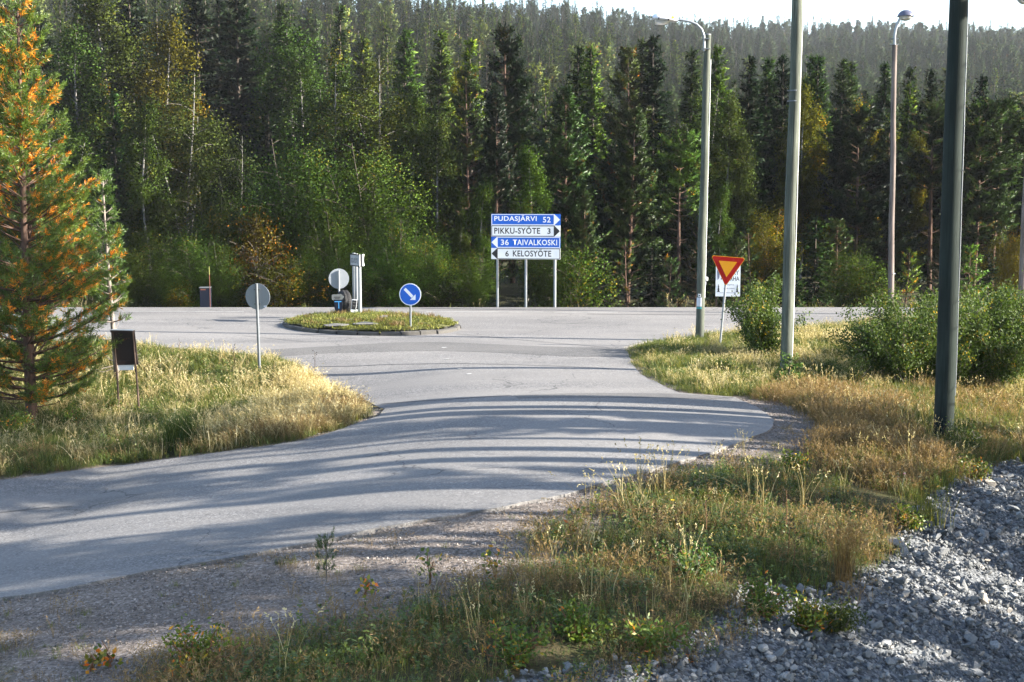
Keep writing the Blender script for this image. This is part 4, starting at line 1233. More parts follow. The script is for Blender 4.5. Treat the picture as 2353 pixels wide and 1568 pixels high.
# ------------------------------------------------------------------ the forest edge across the main road (named one by one)
DK, MD, LT = (.18, .25, .28), (.75, .8, .75), (2.0, 1.9, 1.1)  # LT puts sunlight into the foliage colour
OLV, BRN, GLD, GRN, YEL = (1.05, 1.35, 1.05), (1.35, 1.3, .9), (2.2, 1.6, .6), (1.0, 1.55, 1.0), (3.0, 2.5, .8)  # YEL mixes autumn yellow with sunlight put into the colour
g_front = 'trees of the forest edge beyond the main road'
FRONT = [
 # kind, x, top y, distance, width, colour, label
 ('spruce0', 300, -40, 82, 1.2, DK, 'very tall dark spruce above the golden birch, its top out of frame'),
 ('birch2', 232, -30, 70, 1.25, BRN, 'tall brownish birch with bare white stems beside the big pine'),
 ('spruce2', 446, -60, 76, 1.15, DK, 'black-green spruce right behind the golden birch'),
 ('spruce0', 545, -45, 74, 1.25, DK, 'massive nearly black spruce above the round sign in the grass'),
 ('spruce1', 500, -10, 86, 1.1, DK, 'dark spruce wedged behind the massive black spruce'),
 ('birch0', 372, 34, 66, 1.05, GLD, 'golden-leaved birch standing between dark spruces'),
 ('birch1', 418, 158, 60, 1.3, OLV, 'broad many-stemmed olive birch with white trunks'),
 ('birch2', 328, 228, 57, 1.0, OLV, 'slender birch with one straight white trunk'),
 ('spruce1', 262, 205, 60, 1.0, GRN, 'mid-green spruce between the big pine and the slender birch'),
 ('birch0', 175, 60, 66, 1.2, OLV, 'tall olive birch half hidden by the orange-tufted pine'),
 ('spruce2', 90, 30, 76, 1.2, DK, 'dark spruce showing through the orange-tufted pine'),
 ('birch1', 120, 240, 58, 1.2, OLV, 'bushy birch behind the trunk of the orange-tufted pine'),
 ('birch0', 20, 110, 60, 1.3, OLV, 'birch filling the frame edge behind the orange-tufted pine'),
 ('spruce0', 648, 4, 84, 1.0, MD, 'dark pointed spruce next to the blackest spruce on the left half'),
 ('birch0', 660, 48, 72, 1.2, OLV, 'tall olive birch under the pointed spruce'),
 ('birch2', 700, 110, 70, 1.1, OLV, 'thin-stemmed birch with a few orange sprays'),
 ('spruce3', 769, 8, 88, .95, MD, 'narrow ragged spruce with its tip against the hillside'),
 ('birch3', 748, 122, 66, 1.15, OLV, 'brown-olive birch with orange sprays below the ragged spruce'),
 ('spruce1', 833, 77, 80, 1.0, LT, 'sunlit green spruce above the dome-crowned birch'),
 ('birch1', 884, 116, 66, 1.15, BRN, 'dome-crowned dark birch above the three-post sign'),
 ('spruce0', 934, 62, 76, 1.0, LT, 'light green spruce right of the dome-crowned birch'),
 ('spruce0', 1010, 66, 72, 1.0, LT, 'bright green sunlit cone-shaped spruce left of the signboard'),
 ('birch0', 1048, 150, 74, .8, YEL, 'sunlit yellow-green birch leaning on the bright cone spruce'),
 ('spruce3', 1084, 84, 70, 1.1, YEL, 'yellow-lit slender tree between the cone spruce and the dark pine'),
 ('pine1', 1070, 150, 60, .85, MD, 'shaggy young pine in front of the yellow-lit tree'),
 ('pine1', 1178, 52, 62, 1.05, DK, 'big dark pine standing above the signboard'),
 ('pine0', 1140, 206, 57, .8, DK, 'dense dark young pine left above the signboard'),
 ('birch2', 1000, 250, 58, 1.0, OLV, 'dark olive birch below the bright cone spruce'),
 ('birch0', 940, 200, 60, 1.0, OLV, 'dull green birch between the three-post sign and signboard'),
 ('pine0', 1290, 196, 53.5, 1.05, MD, 'full bushy pine directly right of the signboard'),
 ('spruce0', 1330, 100, 72, 1.0, MD, 'dark spruce behind the bushy pine'),
 ('spruce1', 1366, 98, 70, 1.0, LT, 'twin-topped green spruce right of the bushy pine'),
 ('pine1', 1440, 102, 66, .9, BRN, 'brownish pine between two green spruces'),
 ('spruce2', 1473, 86, 68, .9, MD, 'dark spruce with a blunt top left of the white lamp'),
 ('spruce0', 1506, 76, 66, 1.05, DK, 'darkest tall spruce below the white street lamp'),
 ('pine0', 1446, 246, 55, 1.05, MD, 'wide dark pine below the brownish pine'),
 ('pine3', 1562, 306, 52.5, 1.15, BRN, 'thin brown-crowned pine with a bare trunk and dead twigs'),
 ('spruce1', 1593, 106, 70, 1.0, MD, 'green spruce just left of the lamp pole top'),
 ('birch1', 1592, 190, 62, 1.0, OLV, 'broad dark birch behind the lamp pole'),
 ('spruce0', 1653, 100, 64, 1.05, LT, 'sunlit green spruce right of the lamp pole'),
 ('birch0', 1675, 215, 60, .95, OLV, 'olive birch below the sunlit spruce by the lamp pole'),
 ('spruce1', 1716, 122, 66, 1.0, DK, 'dark spruce between lamp pole and slim grey-green pole'),
 ('spruce0', 1762, 128, 70, 1.0, MD, 'mid-green spruce left of the slim grey-green pole'),
 ('spruce2', 1800, 120, 62, .95, DK, 'black-green spruce directly behind the slim grey-green pole'),
 ('birch0', 1850, 196, 57, .85, GLD, 'warm yellow sunlit birch right of the slim grey-green pole'),
 ('birch3', 1888, 270, 58, .8, YEL, 'orange-tinted sunlit birch under the two pointed spruces'),
 ('spruce0', 1866, 122, 70, .9, MD, 'pointed spruce, left one of a pair over the yellow birch'),
 ('spruce1', 1889, 120, 67, 1.0, MD, 'pointed spruce, right one of a pair over the yellow birch'),
 ('spruce2', 1938, 130, 68, .95, MD, 'dark spruce midway between slim pole and dome lamp pole'),
 ('spruce0', 1960, 138, 72, .9, MD, 'green spruce left of the dome lamp pole'),
 ('pine2', 1966, 255, 56, 1.2, DK, 'flat-branched pine with a dark bare trunk left of the dome lamp pole'),
 ('spruce1', 2035, 138, 70, .95, MD, 'spruce peeking out behind the dome lamp pole'),
 ('birch3', 2005, 232, 66, .8, YEL, 'small yellow birch left of the dome lamp pole'),
 ('pine0', 2050, 285, 56, 1.15, DK, 'dense dark pine around the dome lamp pole'),
 ('spruce1', 2086, 187, 62, .85, LT, 'sun-edged narrow spruce right of the dome lamp pole'),
 ('spruce0', 2098, 150, 70, .9, MD, 'spruce behind the sun-edged narrow spruce'),
 ('spruce2', 2140, 154, 68, .95, DK, 'dark spruce left of the thick dark pole'),
 ('birch2', 2108, 300, 60, .8, GLD, 'yellowing birch below the sun-edged narrow spruce'),
 ('pine3', 2146, 235, 58, 1.2, MD, 'bare-trunked pine close left of the thick dark pole'),
 ('spruce0', 2195, 170, 66, 1.0, MD, 'spruce hidden behind the thick dark pole'),
 ('spruce1', 2250, 166, 66, 1.0, DK, 'dark spruce right of the thick dark pole'),
 ('pine2', 2252, 250, 56, 1.15, MD, 'open pine with a straight thin trunk right of the thick dark pole'),
 ('pine3', 2300, 230, 57, 1.3, MD, 'open pine with a reddish trunk near the frame edge'),
 ('spruce2', 2325, 230, 70, 1.0, LT, 'pale green spruce near the frame edge'),
 ('pine2', 2380, 240, 60, 1.2, MD, 'pine cut by the frame edge beside the weathered lamp pole'),
 # second storey: small trees and bushes along the road
 ('willow0', 690, 302, 54, 1.15, OLV, 'round-crowned willow above the disc sign on the island, left of two'),
 ('willow0', 835, 316, 54, 1.25, OLV, 'round-crowned willow above the three-post sign, right of two'),
 ('willow1', 915, 490, 49.2, 1.05, GRN, 'green and yellow bush behind the keep-right sign'),
 ('willow0', 760, 470, 52, 1.0, OLV, 'dull green bush behind the disc sign on the island'),
 ('birch2', 1108, 410, 51, 1.0, GRN, 'fresh green young birch left of the signboard'),
 ('birch2', 1216, 330, 51, .9, GRN, 'pale-leaved birch with a white stem behind the signboard'),
 ('lowbush0', 1310, 565, 49.2, 1.1, OLV, 'small-leaved low bush at the right posts of the signboard'),
 ('lowbush1', 588, 492, 50.4, .75, (1.25, .85, .45), 'orange-leaved bush above the round sign in the grass'),
 ('lowbush0', 640, 590, 49.2, 1.3, BRN, 'russet low bush between the two round signs'),
 ('willow1', 700, 575, 49.4, .8, OLV, 'yellow-flecked bush left of the disc sign on the island'),
 ('lowbush1', 412, 648, 48.8, 1.1, (1.3, 1.35, .6), 'bright yellow bush beside the navy cabinet'),
 ('willow0', 360, 535, 49.2, 1.0, OLV, 'olive willow left of the navy cabinet'),
 ('willow1', 480, 420, 54, 1.1, OLV, 'olive bush above the snow marker'),
 ('youngspruce0', 690, 655, 49.6, 1.0, DK, 'small dark spruce at the road edge left of the disc sign'),
 ('lowbush0', 1010, 620, 48.9, 1.1, DK, 'dark low bush right of the keep-right sign'),
 ('lowbush0', 850, 620, 48.9, 1.1, OLV, 'low bush behind the three posts of the island sign'),
 ('birch2', 1060, 480, 52, .9, OLV, 'thin olive birch behind the left sign post'),
 ('youngspruce0', 1390, 560, 50, 1.0, MD, 'young spruce right of the signboard at the road edge'),
 ('pine0', 1340, 420, 51, .9, MD, 'low full pine right of the signboard posts'),
 ('youngpine0', 1440, 545, 50, 1.0, MD, 'young pine left of the bare-trunked brown pine'),
 ('youngspruce0', 1500, 560, 50.5, 1.1, DK, 'young spruce at the foot of the bare-trunked brown pine'),
 ('birch2', 1655, 420, 53, .9, OLV, 'thin birch behind the yield sign'),
 ('youngpine1', 1600, 500, 52, 1.0, DK, 'young pine behind the lamp pole foot'),
 ('youngpine0', 1727, 520, 52, 1.0, MD, 'young pine right of the white husky board'),
 ('willow1', 1770, 470, 53, .9, GLD, 'yellow-leaved bush between the yield sign and slim pole'),
 ('youngspruce0', 1876, 495, 52, 1.1, MD, 'young spruce right of the slim grey-green pole'),
 ('youngpine1', 1921, 500, 53, 1.0, MD, 'young pine between slim pole and dome lamp pole'),
 ('lowbush1', 1990, 600, 49.2, 1.3, OLV, 'yellow-brown low bush left of the dome lamp pole foot'),
 ('youngpine0', 2087, 566, 48.9, .95, LT, 'small bright pine standing right of the dome lamp pole'),
 ('youngpine1', 2235, 560, 50, 1.1, LT, 'bright bushy young pine right of the thick dark pole'),
 ('youngpine1', 2160, 540, 52, 1.0, DK, 'dark young pine left of the thick dark pole'),
 ('youngspruce0', 2275, 575, 51, 1.0, DK, 'dark young spruce at the foot of the reddish pine'),
 ('willow0', 2330, 520, 53, 1.0, GLD, 'yellow-green bush near the weathered lamp pole'),
 ('willow0', 200, 520, 52, 1.2, OLV, 'dark willow behind the lower branches of the orange-tufted pine'),
 ('willow0', 60, 430, 53, 1.2, OLV, 'dark willow behind the trunk of the orange-tufted pine'),
 ('birch1', 545, 300, 58, .9, DK, 'dim birch at the foot of the massive black spruce'),
 ('willow0', 905, 560, 48.9, 1.1, GRN, 'rounded green bush reaching the road left of the keep-right sign'),
 ('willow1', 985, 540, 49.1, 1.0, GRN, 'rounded yellow-green bush reaching the road right of the keep-right sign'),
 ('willow0', 800, 560, 49.1, 1.0, OLV, 'rounded bush reaching the road behind the black tyre'),
 ('willow0', 500, 545, 49.3, .9, OLV, 'rounded olive bush above the round sign in the grass'),
 ('willow0', 440, 520, 49.4, 1.1, GRN, 'rounded green bush behind the snow marker'),
 ('willow0', 300, 560, 49.1, 1.1, OLV, 'rounded bush at the road right of the slim crooked pine'),
 ('willow0', 1085, 560, 49.1, 1.0, GRN, 'rounded green bush at the left sign post'),
 ('willow0', 1260, 540, 49.1, 1.0, OLV, 'rounded olive bush at the right sign post'),
 ('youngpine1', 1690, 545, 50.5, 1.0, MD, 'young pine just left of the white husky board'),
 ('youngspruce0', 1650, 560, 50, 1.0, MD, 'young spruce left of the yield sign'),
 ('youngpine1', 1540, 590, 50, 1.0, MD, 'low young pine at the bare-trunked brown pine'),
 ('youngspruce0', 1820, 560, 50.5, 1.0, MD, 'young spruce behind the slim grey-green pole'),
 ('willow0', 1960, 560, 49.2, 1.0, OLV, 'rounded olive bush left of the dome lamp pole'),
 ('spruce2', 610, 250, 64, .9, DK, 'dark spruce in the gap right of the massive black spruce'),
]
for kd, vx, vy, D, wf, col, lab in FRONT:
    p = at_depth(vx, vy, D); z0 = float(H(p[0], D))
    plant_tree(kd, p[0], D, p[2] - z0, lab, g_front, wf, tuple(np.array(col) * rng.uniform(.88, 1.12, 3) * (1.45 if D < 54.5 else 1.1)))  # near-row foliage colour lifted to stand in for missing fill light

# ------------------------------------------------------------------ hillside
LAND = [(-400, 330, 'above the orange-tufted pine'), (330, 640, 'above the golden birch'), (640, 900, 'above the disc sign on the island'), (900, 1120, 'above the keep-right sign'), (1120, 1400, 'above the signboard'), (1400, 1600, 'below the white street lamp'),
        (1600, 1830, 'between lamp pole and slim pole'), (1830, 2050, 'between slim pole and dome lamp pole'), (2050, 2205, 'left of thick dark pole'), (2205, 2900, 'beyond the thick dark pole')]
g2 = np.random.default_rng(99)
cand = []
def to_view(x, y, z):
    dz = z - CAM_Z
    f_ = y * cp - dz * sp; u_ = y * sp + dz * cp
    return (512 + FPX * x / f_) / S, (341 - FPX * u_ / f_) / S
yv = 84.0
while yv < 690:
    half = .44 * yv + 14; stp = 3.6 + yv * .0042
    xs = np.arange(-half, half, stp)
    xs = xs + g2.uniform(-.42, .42, len(xs)) * stp
    for x in xs:
        y = yv + g2.uniform(-.5, .5) * stp
        k = g2.random(); pine_p = .16 + .30 * sm(.0, .3, x / y)
        typ = 'farbirch' if k > .90 else ('farpine' if k < pine_p else 'farspruce')
        h = {'farspruce': g2.uniform(6.5, 15.5), 'farpine': g2.uniform(7, 13.5), 'farbirch': g2.uniform(5.5, 9.5)}[typ] * (.8 + .2 * sm(84, 140, y))
        z = float(H(x, y)); vx, vt = to_view(x, y, z + h); _, vb = to_view(x, y, z)
        cand.append((vb - vt, typ, x, y, z, h, vx, vt))
    yv += stp * .9
front_top = {}
for kd, vx, vy, D, wf, col, lab in FRONT:
    for b in range(int((vx - 45) // 30), int((vx + 45) // 30) + 1): front_top[b] = min(front_top.get(b, 400), vy)
cand.sort(key=lambda c: -c[0])
hcols = {'farspruce': [(2.6, 2.2, 2.6), (4.4, 3.4, 2.6), (1.5, 1.5, 2.0), (5.0, 3.9, 2.6)], 'farpine': [(4.2, 3.1, 2.6), (5.0, 3.7, 2.8), (3.6, 2.8, 2.6)], 'farbirch': [(2.4, 2.1, 2.6), (3.4, 2.7, 2.3), (2.0, 2.0, 2.4)]}  # lifted hillside foliage colours stand in for sunlight and haze
words_ = {'farspruce': ['blue-green spruce', 'sun-toned olive spruce', 'dark spruce', 'pale sun-toned spruce'], 'farpine': ['grey-green pine', 'pale brownish pine', 'dusky pine'], 'farbirch': ['green birch', 'pale yellow birch', 'dull birch']}
named, rest = [], []
for c in cand:
    vis = -20 < c[6] < 2375 and c[7] > -60 and c[7] < front_top.get(int(c[6] // 30), 300) + 25
    if vis and len(named) < 190: named.append(c)
    else: rest.append(c)
ORD = ['first', 'second', 'third', 'fourth', 'fifth', 'sixth', 'seventh', 'eighth', 'ninth', 'tenth', 'eleventh', 'twelfth', 'thirteenth', 'fourteenth', 'fifteenth', 'sixteenth', 'seventeenth', 'eighteenth', 'nineteenth', 'twentieth']
sect = {}
for c in sorted(named, key=lambda c: c[6]):
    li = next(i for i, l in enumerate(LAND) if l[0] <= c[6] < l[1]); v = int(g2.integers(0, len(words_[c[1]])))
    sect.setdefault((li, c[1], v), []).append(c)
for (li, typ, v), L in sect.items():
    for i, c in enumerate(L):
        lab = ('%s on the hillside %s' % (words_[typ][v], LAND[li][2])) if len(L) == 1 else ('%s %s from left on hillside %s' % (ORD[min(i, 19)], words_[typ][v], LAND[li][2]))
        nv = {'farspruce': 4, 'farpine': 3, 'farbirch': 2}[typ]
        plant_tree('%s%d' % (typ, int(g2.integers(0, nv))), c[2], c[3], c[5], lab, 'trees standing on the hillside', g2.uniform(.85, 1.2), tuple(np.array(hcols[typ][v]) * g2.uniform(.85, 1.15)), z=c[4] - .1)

# ------------------------------------------------------------------ scattering for what nobody could count
def asset(name, me, col=(1, 1, 1)):
    o = bpy.data.objects.new(name, me); o.color = (*col, 1); return o
def scatter(name, pts, rot, scl, idx, assets, label=None, parent=None):
    col = bpy.data.collections.new(name + '_pieces')
    for i, a in enumerate(assets):
        a.name = '%s_piece_%02d' % (name, i); col.objects.link(a)
    me = bpy.data.meshes.new(name); n = len(pts)
    me.vertices.add(n); me.vertices.foreach_set('co', np.ascontiguousarray(pts, np.float32).ravel())
    a = me.attributes.new('rot', 'FLOAT_VECTOR', 'POINT'); a.data.foreach_set('vector', np.ascontiguousarray(rot, np.float32).ravel())
    a = me.attributes.new('scl', 'FLOAT_VECTOR', 'POINT'); a.data.foreach_set('vector', np.ascontiguousarray(scl if np.ndim(scl) == 2 else np.repeat(np.asarray(scl)[:, None], 3, 1), np.float32).ravel())
    a = me.attributes.new('pick', 'INT', 'POINT'); a.data.foreach_set('value', np.ascontiguousarray(idx, np.int32))
    o = link(name, me, parent)
    ng = bpy.data.node_groups.new(name + '_scatter', 'GeometryNodeTree')
    ng.interface.new_socket('Geometry', in_out='INPUT', socket_type='NodeSocketGeometry')
    ng.interface.new_socket('Geometry', in_out='OUTPUT', socket_type='NodeSocketGeometry')
    gi, go = ng.nodes.new('NodeGroupInput'), ng.nodes.new('NodeGroupOutput')
    ci = ng.nodes.new('GeometryNodeCollectionInfo'); ci.inputs['Collection'].default_value = col
    ci.inputs['Separate Children'].default_value = True; ci.inputs['Reset Children'].default_value = True
    ip = ng.nodes.new('GeometryNodeInstanceOnPoints')
    def at(nm, ty):
        q = ng.nodes.new('GeometryNodeInputNamedAttribute'); q.data_type = ty; q.inputs['Name'].default_value = nm
        return [x for x in q.outputs if x.enabled and x.name == 'Attribute'][0]
    ng.links.new(gi.outputs[0], ip.inputs['Points']); ng.links.new(ci.outputs[0], ip.inputs['Instance'])
    ip.inputs['Pick Instance'].default_value = True
    ng.links.new(at('pick', 'INT'), ip.inputs['Instance Index'])
    ng.links.new(at('rot', 'FLOAT_VECTOR'), ip.inputs['Rotation'])
    ng.links.new(at('scl', 'FLOAT_VECTOR'), ip.inputs['Scale'])
    ng.links.new(ip.outputs[0], go.inputs[0])
    md = o.modifiers.new('scatter', 'NODES'); md.node_group = ng
    return tag(o, label, kind='stuff')
def on_ground(P, dz=0.0):
    return np.stack([P[:, 0], P[:, 1], H(P[:, 0], P[:, 1]) + dz - .025], 1)
def spin(n, tilt=.12, g=rng):
    return np.stack([g.normal(0, tilt, n), g.normal(0, tilt, n), g.random(n) * 6.283], 1)

# far forest
types = ['farspruce0', 'farspruce1', 'farspruce2', 'farspruce3', 'farpine0', 'farpine1', 'farpine2', 'farbirch0', 'farbirch1']
assets, amap = [], {}
for tnm in types:
    b = tnm[:-1]; cols_ = hcols[b]
    for ci_, cc in enumerate(cols_):
        amap.setdefault(b, []).append(len(assets)); assets.append(asset(tnm, KIND[tnm][0], cc))
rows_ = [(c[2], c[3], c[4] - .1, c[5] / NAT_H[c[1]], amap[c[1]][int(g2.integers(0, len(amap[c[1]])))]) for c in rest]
# the same forest goes on to the right of the picture, along the main road
for _ in range(420):
    x, y = g2.uniform(24, 150), g2.uniform(57, 84)
    if x < .40 * y + 5: continue
    b = 'farpine' if g2.random() < .35 else 'farspruce'
    rows_.append((x, y, float(H(x, y)) - .1, g2.uniform(9, 14) / NAT_H[b], amap[b][int(g2.integers(0, len(amap[b])))]))
for _ in range(160):
    x, y = g2.uniform(-80, -24), g2.uniform(50, 84)
    if x > -.40 * y - 3: continue
    b = 'farspruce'; rows_.append((x, y, float(H(x, y)) - .1, g2.uniform(9, 14) / NAT_H[b], amap[b][int(g2.integers(0, len(amap[b])))]))
rows_ = np.array(rows_); n = len(rows_)
scatter('woods', rows_[:, :3], np.stack([np.zeros(n), np.zeros(n), g2.random(n) * 6.283], 1), rows_[:, 3:4] * np.stack([g2.uniform(.85, 1.15, n)] * 2 + [np.ones(n)], 1), rows_[:, 4].astype(int), assets, 'mixed conifer forest covering the far hillside')

# ------------------------------------------------------------------ pine stand to the right, which shades the side road
kind('standpine0', pine(90, h=20, r=.8, clear=.77, crown='round', nlen=.3, nw=.08, npt=7, whorl=.5, nb=4, bare=14, orange=.01, lean=.12), 'pine_bark', 'pine')
kind('standpine1', pine(91, h=20, r=.7, clear=.82, crown='round', nlen=.3, nw=.08, npt=7, whorl=.5, nb=4, bare=0, orange=.01, lean=.2), 'pine_bark', 'pine')
kind('standpine2', pine(92, h=20, r=1.5, clear=.34, crown='round', nlen=.3, nw=.08, npt=8, whorl=.5, nb=4, bare=8, orange=.01, lean=.15), 'pine_bark', 'pine')
NAT_H['standpine'] = 20; NAMES['standpine'] = ('pine_tree', 'pine')
g3 = np.random.default_rng(5)
ys, STAND = 13.2, []
while ys < 26.2:
    x = g3.uniform(11.5 + .08 * ys, 16.5)
    STAND.append((x, ys - .14 * x, g3.uniform(16, 17.6), g3.uniform(.7, 2.8), int(g3.integers(0, 2)))); ys += g3.choice([.14, .22, .34, .7, 1.2], p=[.32, .26, .16, .14, .12])
for y in (7.4, 8.6, 9.6): STAND.append((g3.uniform(14, 19), y + 1.1, g3.uniform(16, 20), 1.2, 2))
for x, y, h in ((18.5, 17.2, 16.5), (20.5, 19.8, 17), (19, 21.4, 15.5)): STAND.append((x, y, h, .8, 2))
for x, y, h, wf in ((12.2, 7.4, 10.5, 1.6), (11.4, 8.9, 9.5, 1.4), (12.5, 10.8, 9.5, 1.4), (12.4, 13.6, 9.0, 1.3), (11.3, 17.4, 5.2, 1.1), (12.4, 19.4, 5.6, 1.2)):  # out-of-view pines added to shade the rubble and the near bank
    plant_tree('pine%d' % int(g3.integers(0, 2)), x, y, h, 'unseen bushy pine added to shade the rubble slope', 'unseen pines added for shade', wf)
for i, (x, y, h, wf, kd) in enumerate(STAND):
    o = plant_tree('standpine%d' % kd, x, y, h, 'tall bare-trunked pine of the stand that stripes the road with shadows', 'pine stand beside the rubble slope', wf)
    o.rotation_euler = (g3.normal(0, .03), g3.normal(0, .03), o.rotation_euler[2])

# ================================================================== pines on the near left
def named_plant(name, label, cat, wd, lv, mw, ml, loc, rz=0.0, group=None, s=1.0, col=(1, 1, 1), parts=('trunk', 'crown'), rot=None):
    o = link(name, None, None, loc); o.rotation_euler = rot or (0, 0, rz); o.scale = (s, s, s); o.empty_display_size = .2
    tag(o, label, cat, group); lv.soft = None
    if wd is not None: link(parts[0], wd.mesh(name + '_' + parts[0], M[mw]), o)
    c = link(parts[1], lv.mesh(name + '_' + parts[1], M[ml]), o); c.color = (*col, 1)
    return o
M['pine_hero'] = foliage('pine_needles_autumn', [(0, (.020, .042, .014)), (.45, (.050, .098, .026)), (.78, (.085, .135, .030)), (.84, (.26, .16, .022)), (1, (.55, .20, .022))], .25, .45, .35)
b = G(72, 985)
h = at_depth(62, -14, b[1])[2] - b[2]
named_plant('pine_tree', 'big orange-tufted pine growing in the grass of the verge', 'pine', *pine(101, h=h, r=2.3, clear=.07, whorl=.19, nb=6, nlen=.105, nw=.013, npt=24, orange=.10, crown='cone', k=10, dense=2.2, bare=10, lean=.05), 'pine_bark', 'pine_hero', tuple(b), 2.2, col=(1.5, 1.3, .6))
b = G(92, 975)
h = at_depth(90, 330, b[1])[2] - b[2]
named_plant('pine_tree', 'second thinner stem of pine pressed against the big orange-tufted pine', 'pine', *pine(102, h=h, r=1.25, clear=.20, whorl=.30, nb=4, nlen=.115, nw=.013, npt=26, orange=.05, k=9, dense=1.2, bare=16, lean=.08), 'pine_bark', 'pine_hero', tuple(b), 4.0, col=(1.05, 1.05, .9))
b = G(253, 884)
h = at_depth(244, 392, b[1])[2] - b[2]
named_plant('pine_tree', 'slim crooked pine with a pale stem behind the information board', 'pine', *pine(103, h=h, r=.42, clear=.30, whorl=.19, nb=5, nlen=.11, nw=.014, npt=26, orange=.05, k=8, dense=2.2, bare=10, lean=.10), 'twig', 'pine_hero', tuple(b), 1.0, col=(1.05, 1.05, .6))
b = G(-60, 940)
named_plant('pine_tree', 'pine at the frame edge behind the big orange-tufted pine', 'pine', *pine(104, h=7.2, r=1.7, clear=.1, whorl=.3, nb=5, nlen=.13, nw=.016, npt=22, orange=.05, dense=1.4, bare=6), 'pine_bark', 'pine_hero', tuple(b), 0.4)

# ================================================================== bushes on the near right
for i, (vx, vy, vt, w, n, lab) in enumerate(((1755, 822, 672, .66, 6500, 'leafy willow bush in front of the yield sign post'), (2078, 882, 690, 1.05, 8000, 'broad leafy bush left of the thick dark pole'), (2285, 888, 705, 1.15, 9000, 'broad leafy bush right of the thick dark pole'),
                                          (2165, 842, 722, .9, 6000, 'leafy bush right behind the thick dark pole'), (2400, 860, 680, 1.1, 7000, 'leafy bush cut by the frame edge'), (2010, 872, 765, .6, 3500, 'low leafy bush at the outer end of the right bushes'), (2195, 884, 735, .85, 5000, 'leafy bush touching the thick dark pole'), (2335, 850, 690, .8, 5000, 'tall leafy bush between the frame edge and the broad bush'))):
    b = G(vx, vy); h = at_depth(vx, vt, b[1])[2] - b[2]
    named_plant('willow_bush', lab, 'bush', *shrub(200 + i, h=h * 1.28, w=w * 1.55, n=int(n * 2.8), ls=.066, stems=30, yellow=.025, clump=.10), 'twig', 'willow', tuple(b), i, 'leafy bushes of the right verge', col=(.85, .98, .75), parts=('stems', 'foliage'))
g_small = 'small plants of the verges'
def small(kd, vx, vy, h, lab, col=(1, 1, 1), cat='plant', seed=0):
    b = G(vx, vy); loc = tuple(b - [0, 0, .02])
    if kd == 'dark shrub': return named_plant('low_shrub', lab, 'shrub', *shrub(seed, h=h, w=h * .8, n=int(900 + 1500 * h), ls=.05, stems=10, wide=.42, clump=.06, yellow=.02), 'twig', 'willow', loc, seed, g_small, col=col, parts=('stems', 'foliage'))
    if kd == 'willow shrub': return named_plant('willow_shrub', lab, 'shrub', *shrub(seed, h=h, w=h * .95, n=int(500 + 1500 * h), ls=.052, stems=12, wide=.5, clump=.05, yellow=.03), 'stem', 'forb', loc, seed, g_small, col=col, parts=('stems', 'foliage'))
    if kd == 'seedling': return named_plant('birch_seedling', lab, 'seedling', *shrub(seed, h=h, w=.10, n=34, ls=.062, stems=2, wide=.75, clump=.05, yellow=.2), 'stem', 'forb', loc, seed, g_small, col=col, parts=('stem', 'leaves'))
    if kd == 'pine sapling': return named_plant('pine_sapling', lab, 'sapling', *pine(seed, h=h, r=.03, clear=.3, whorl=.10, nb=3, nlen=.07, nw=.008, npt=30, orange=.02, dense=1, k=6, lean=.01), 'twig', 'pine', loc, seed, g_small, col=col, parts=('stem', 'needles'))
    if kd == 'spruce sapling': return named_plant('spruce_sapling', lab, 'sapling', *spruce(seed, h, h * .45, .055, 7, .09, .045), 'twig', 'spruce', loc, seed, g_small, col=col, parts=('stem', 'needles'))
small('spruce sapling', 1812, 892, .75, 'tiny spruce at the foot of the slim grey-green pole', (1.6, 1.5, 1.1), seed=301)
small('dark shrub', 1960, 885, .62, 'dark feathery shrub between slim pole and the broad bush', (.8, .85, .8), seed=302)
small('dark shrub', 1905, 872, .45, 'small dark shrub left of the feathery one', (.9, .95, .8), seed=303)
small('dark shrub', 1665, 862, .42, 'small dark shrub in the grass below the lamp pole', (.9, .95, .8), seed=304)
small('dark shrub', 2215, 1040, .62, 'dark shrub at the foot of the thick dark pole', (.65, .75, .6), seed=305)
small('willow shrub', 2245, 1105, .42, 'yellowing shrub at the rubble edge below the thick dark pole', (1.1, 1.0, .7), seed=306)
small('willow shrub', 445, 1548, .46, 'bright yellow-green willow shrub on the gravel nearest the camera', (1.35, 1.3, .9), seed=307)
small('pine sapling', 750, 1336, .50, 'tiny pine sapling on the gravel beside the road', seed=308).scale = (.45, .45, 1)
small('seedling', 990, 1338, .40, 'birch seedling on the gravel right of the tiny pine', seed=309)
small('seedling', 838, 1368, .34, 'yellow-leaved birch seedling just right of the tiny pine', (1.5, 1.3, .8), seed=310)
small('seedling', 1312, 1228, .34, 'birch seedling at the gravel edge near the tall dry grass', seed=311)
small('seedling', 1140, 1330, .40, 'birch seedling at the shadow edge on the gravel', seed=312)
small('seedling', 250, 1532, .25, 'yellow seedling on the sunny gravel patch', (1.2, 1.0, .5), seed=313)
small('seedling', 210, 1540, .20, 'orange-yellow seedling left of the yellow one', (1.3, .9, .5), seed=314)
small('willow shrub', 1490, 1500, .40, 'green willow shrub at the rubble edge', (.9, 1.0, .8), seed=315)
small('willow shrub', 1760, 1420, .42, 'green and yellow shrub overhanging the rubble', (1.0, 1.05, .7), seed=316)
small('willow shrub', 1855, 1450, .36, 'yellowish shrub growing out of the rubble', (1.1, 1.05, .6), seed=317)
small('dark shrub', 1920, 1445, .34, 'dark twiggy shrub growing out of the rubble', (.6, .6, .5), seed=318)
small('willow shrub', 1180, 1520, .40, 'green shrub among the weeds near the lower edge', (.9, 1.05, .8), seed=319)
small('willow shrub', 1590, 1330, .44, 'blue-green willow shrub in the shaded weeds', (.75, .95, .95), seed=320)
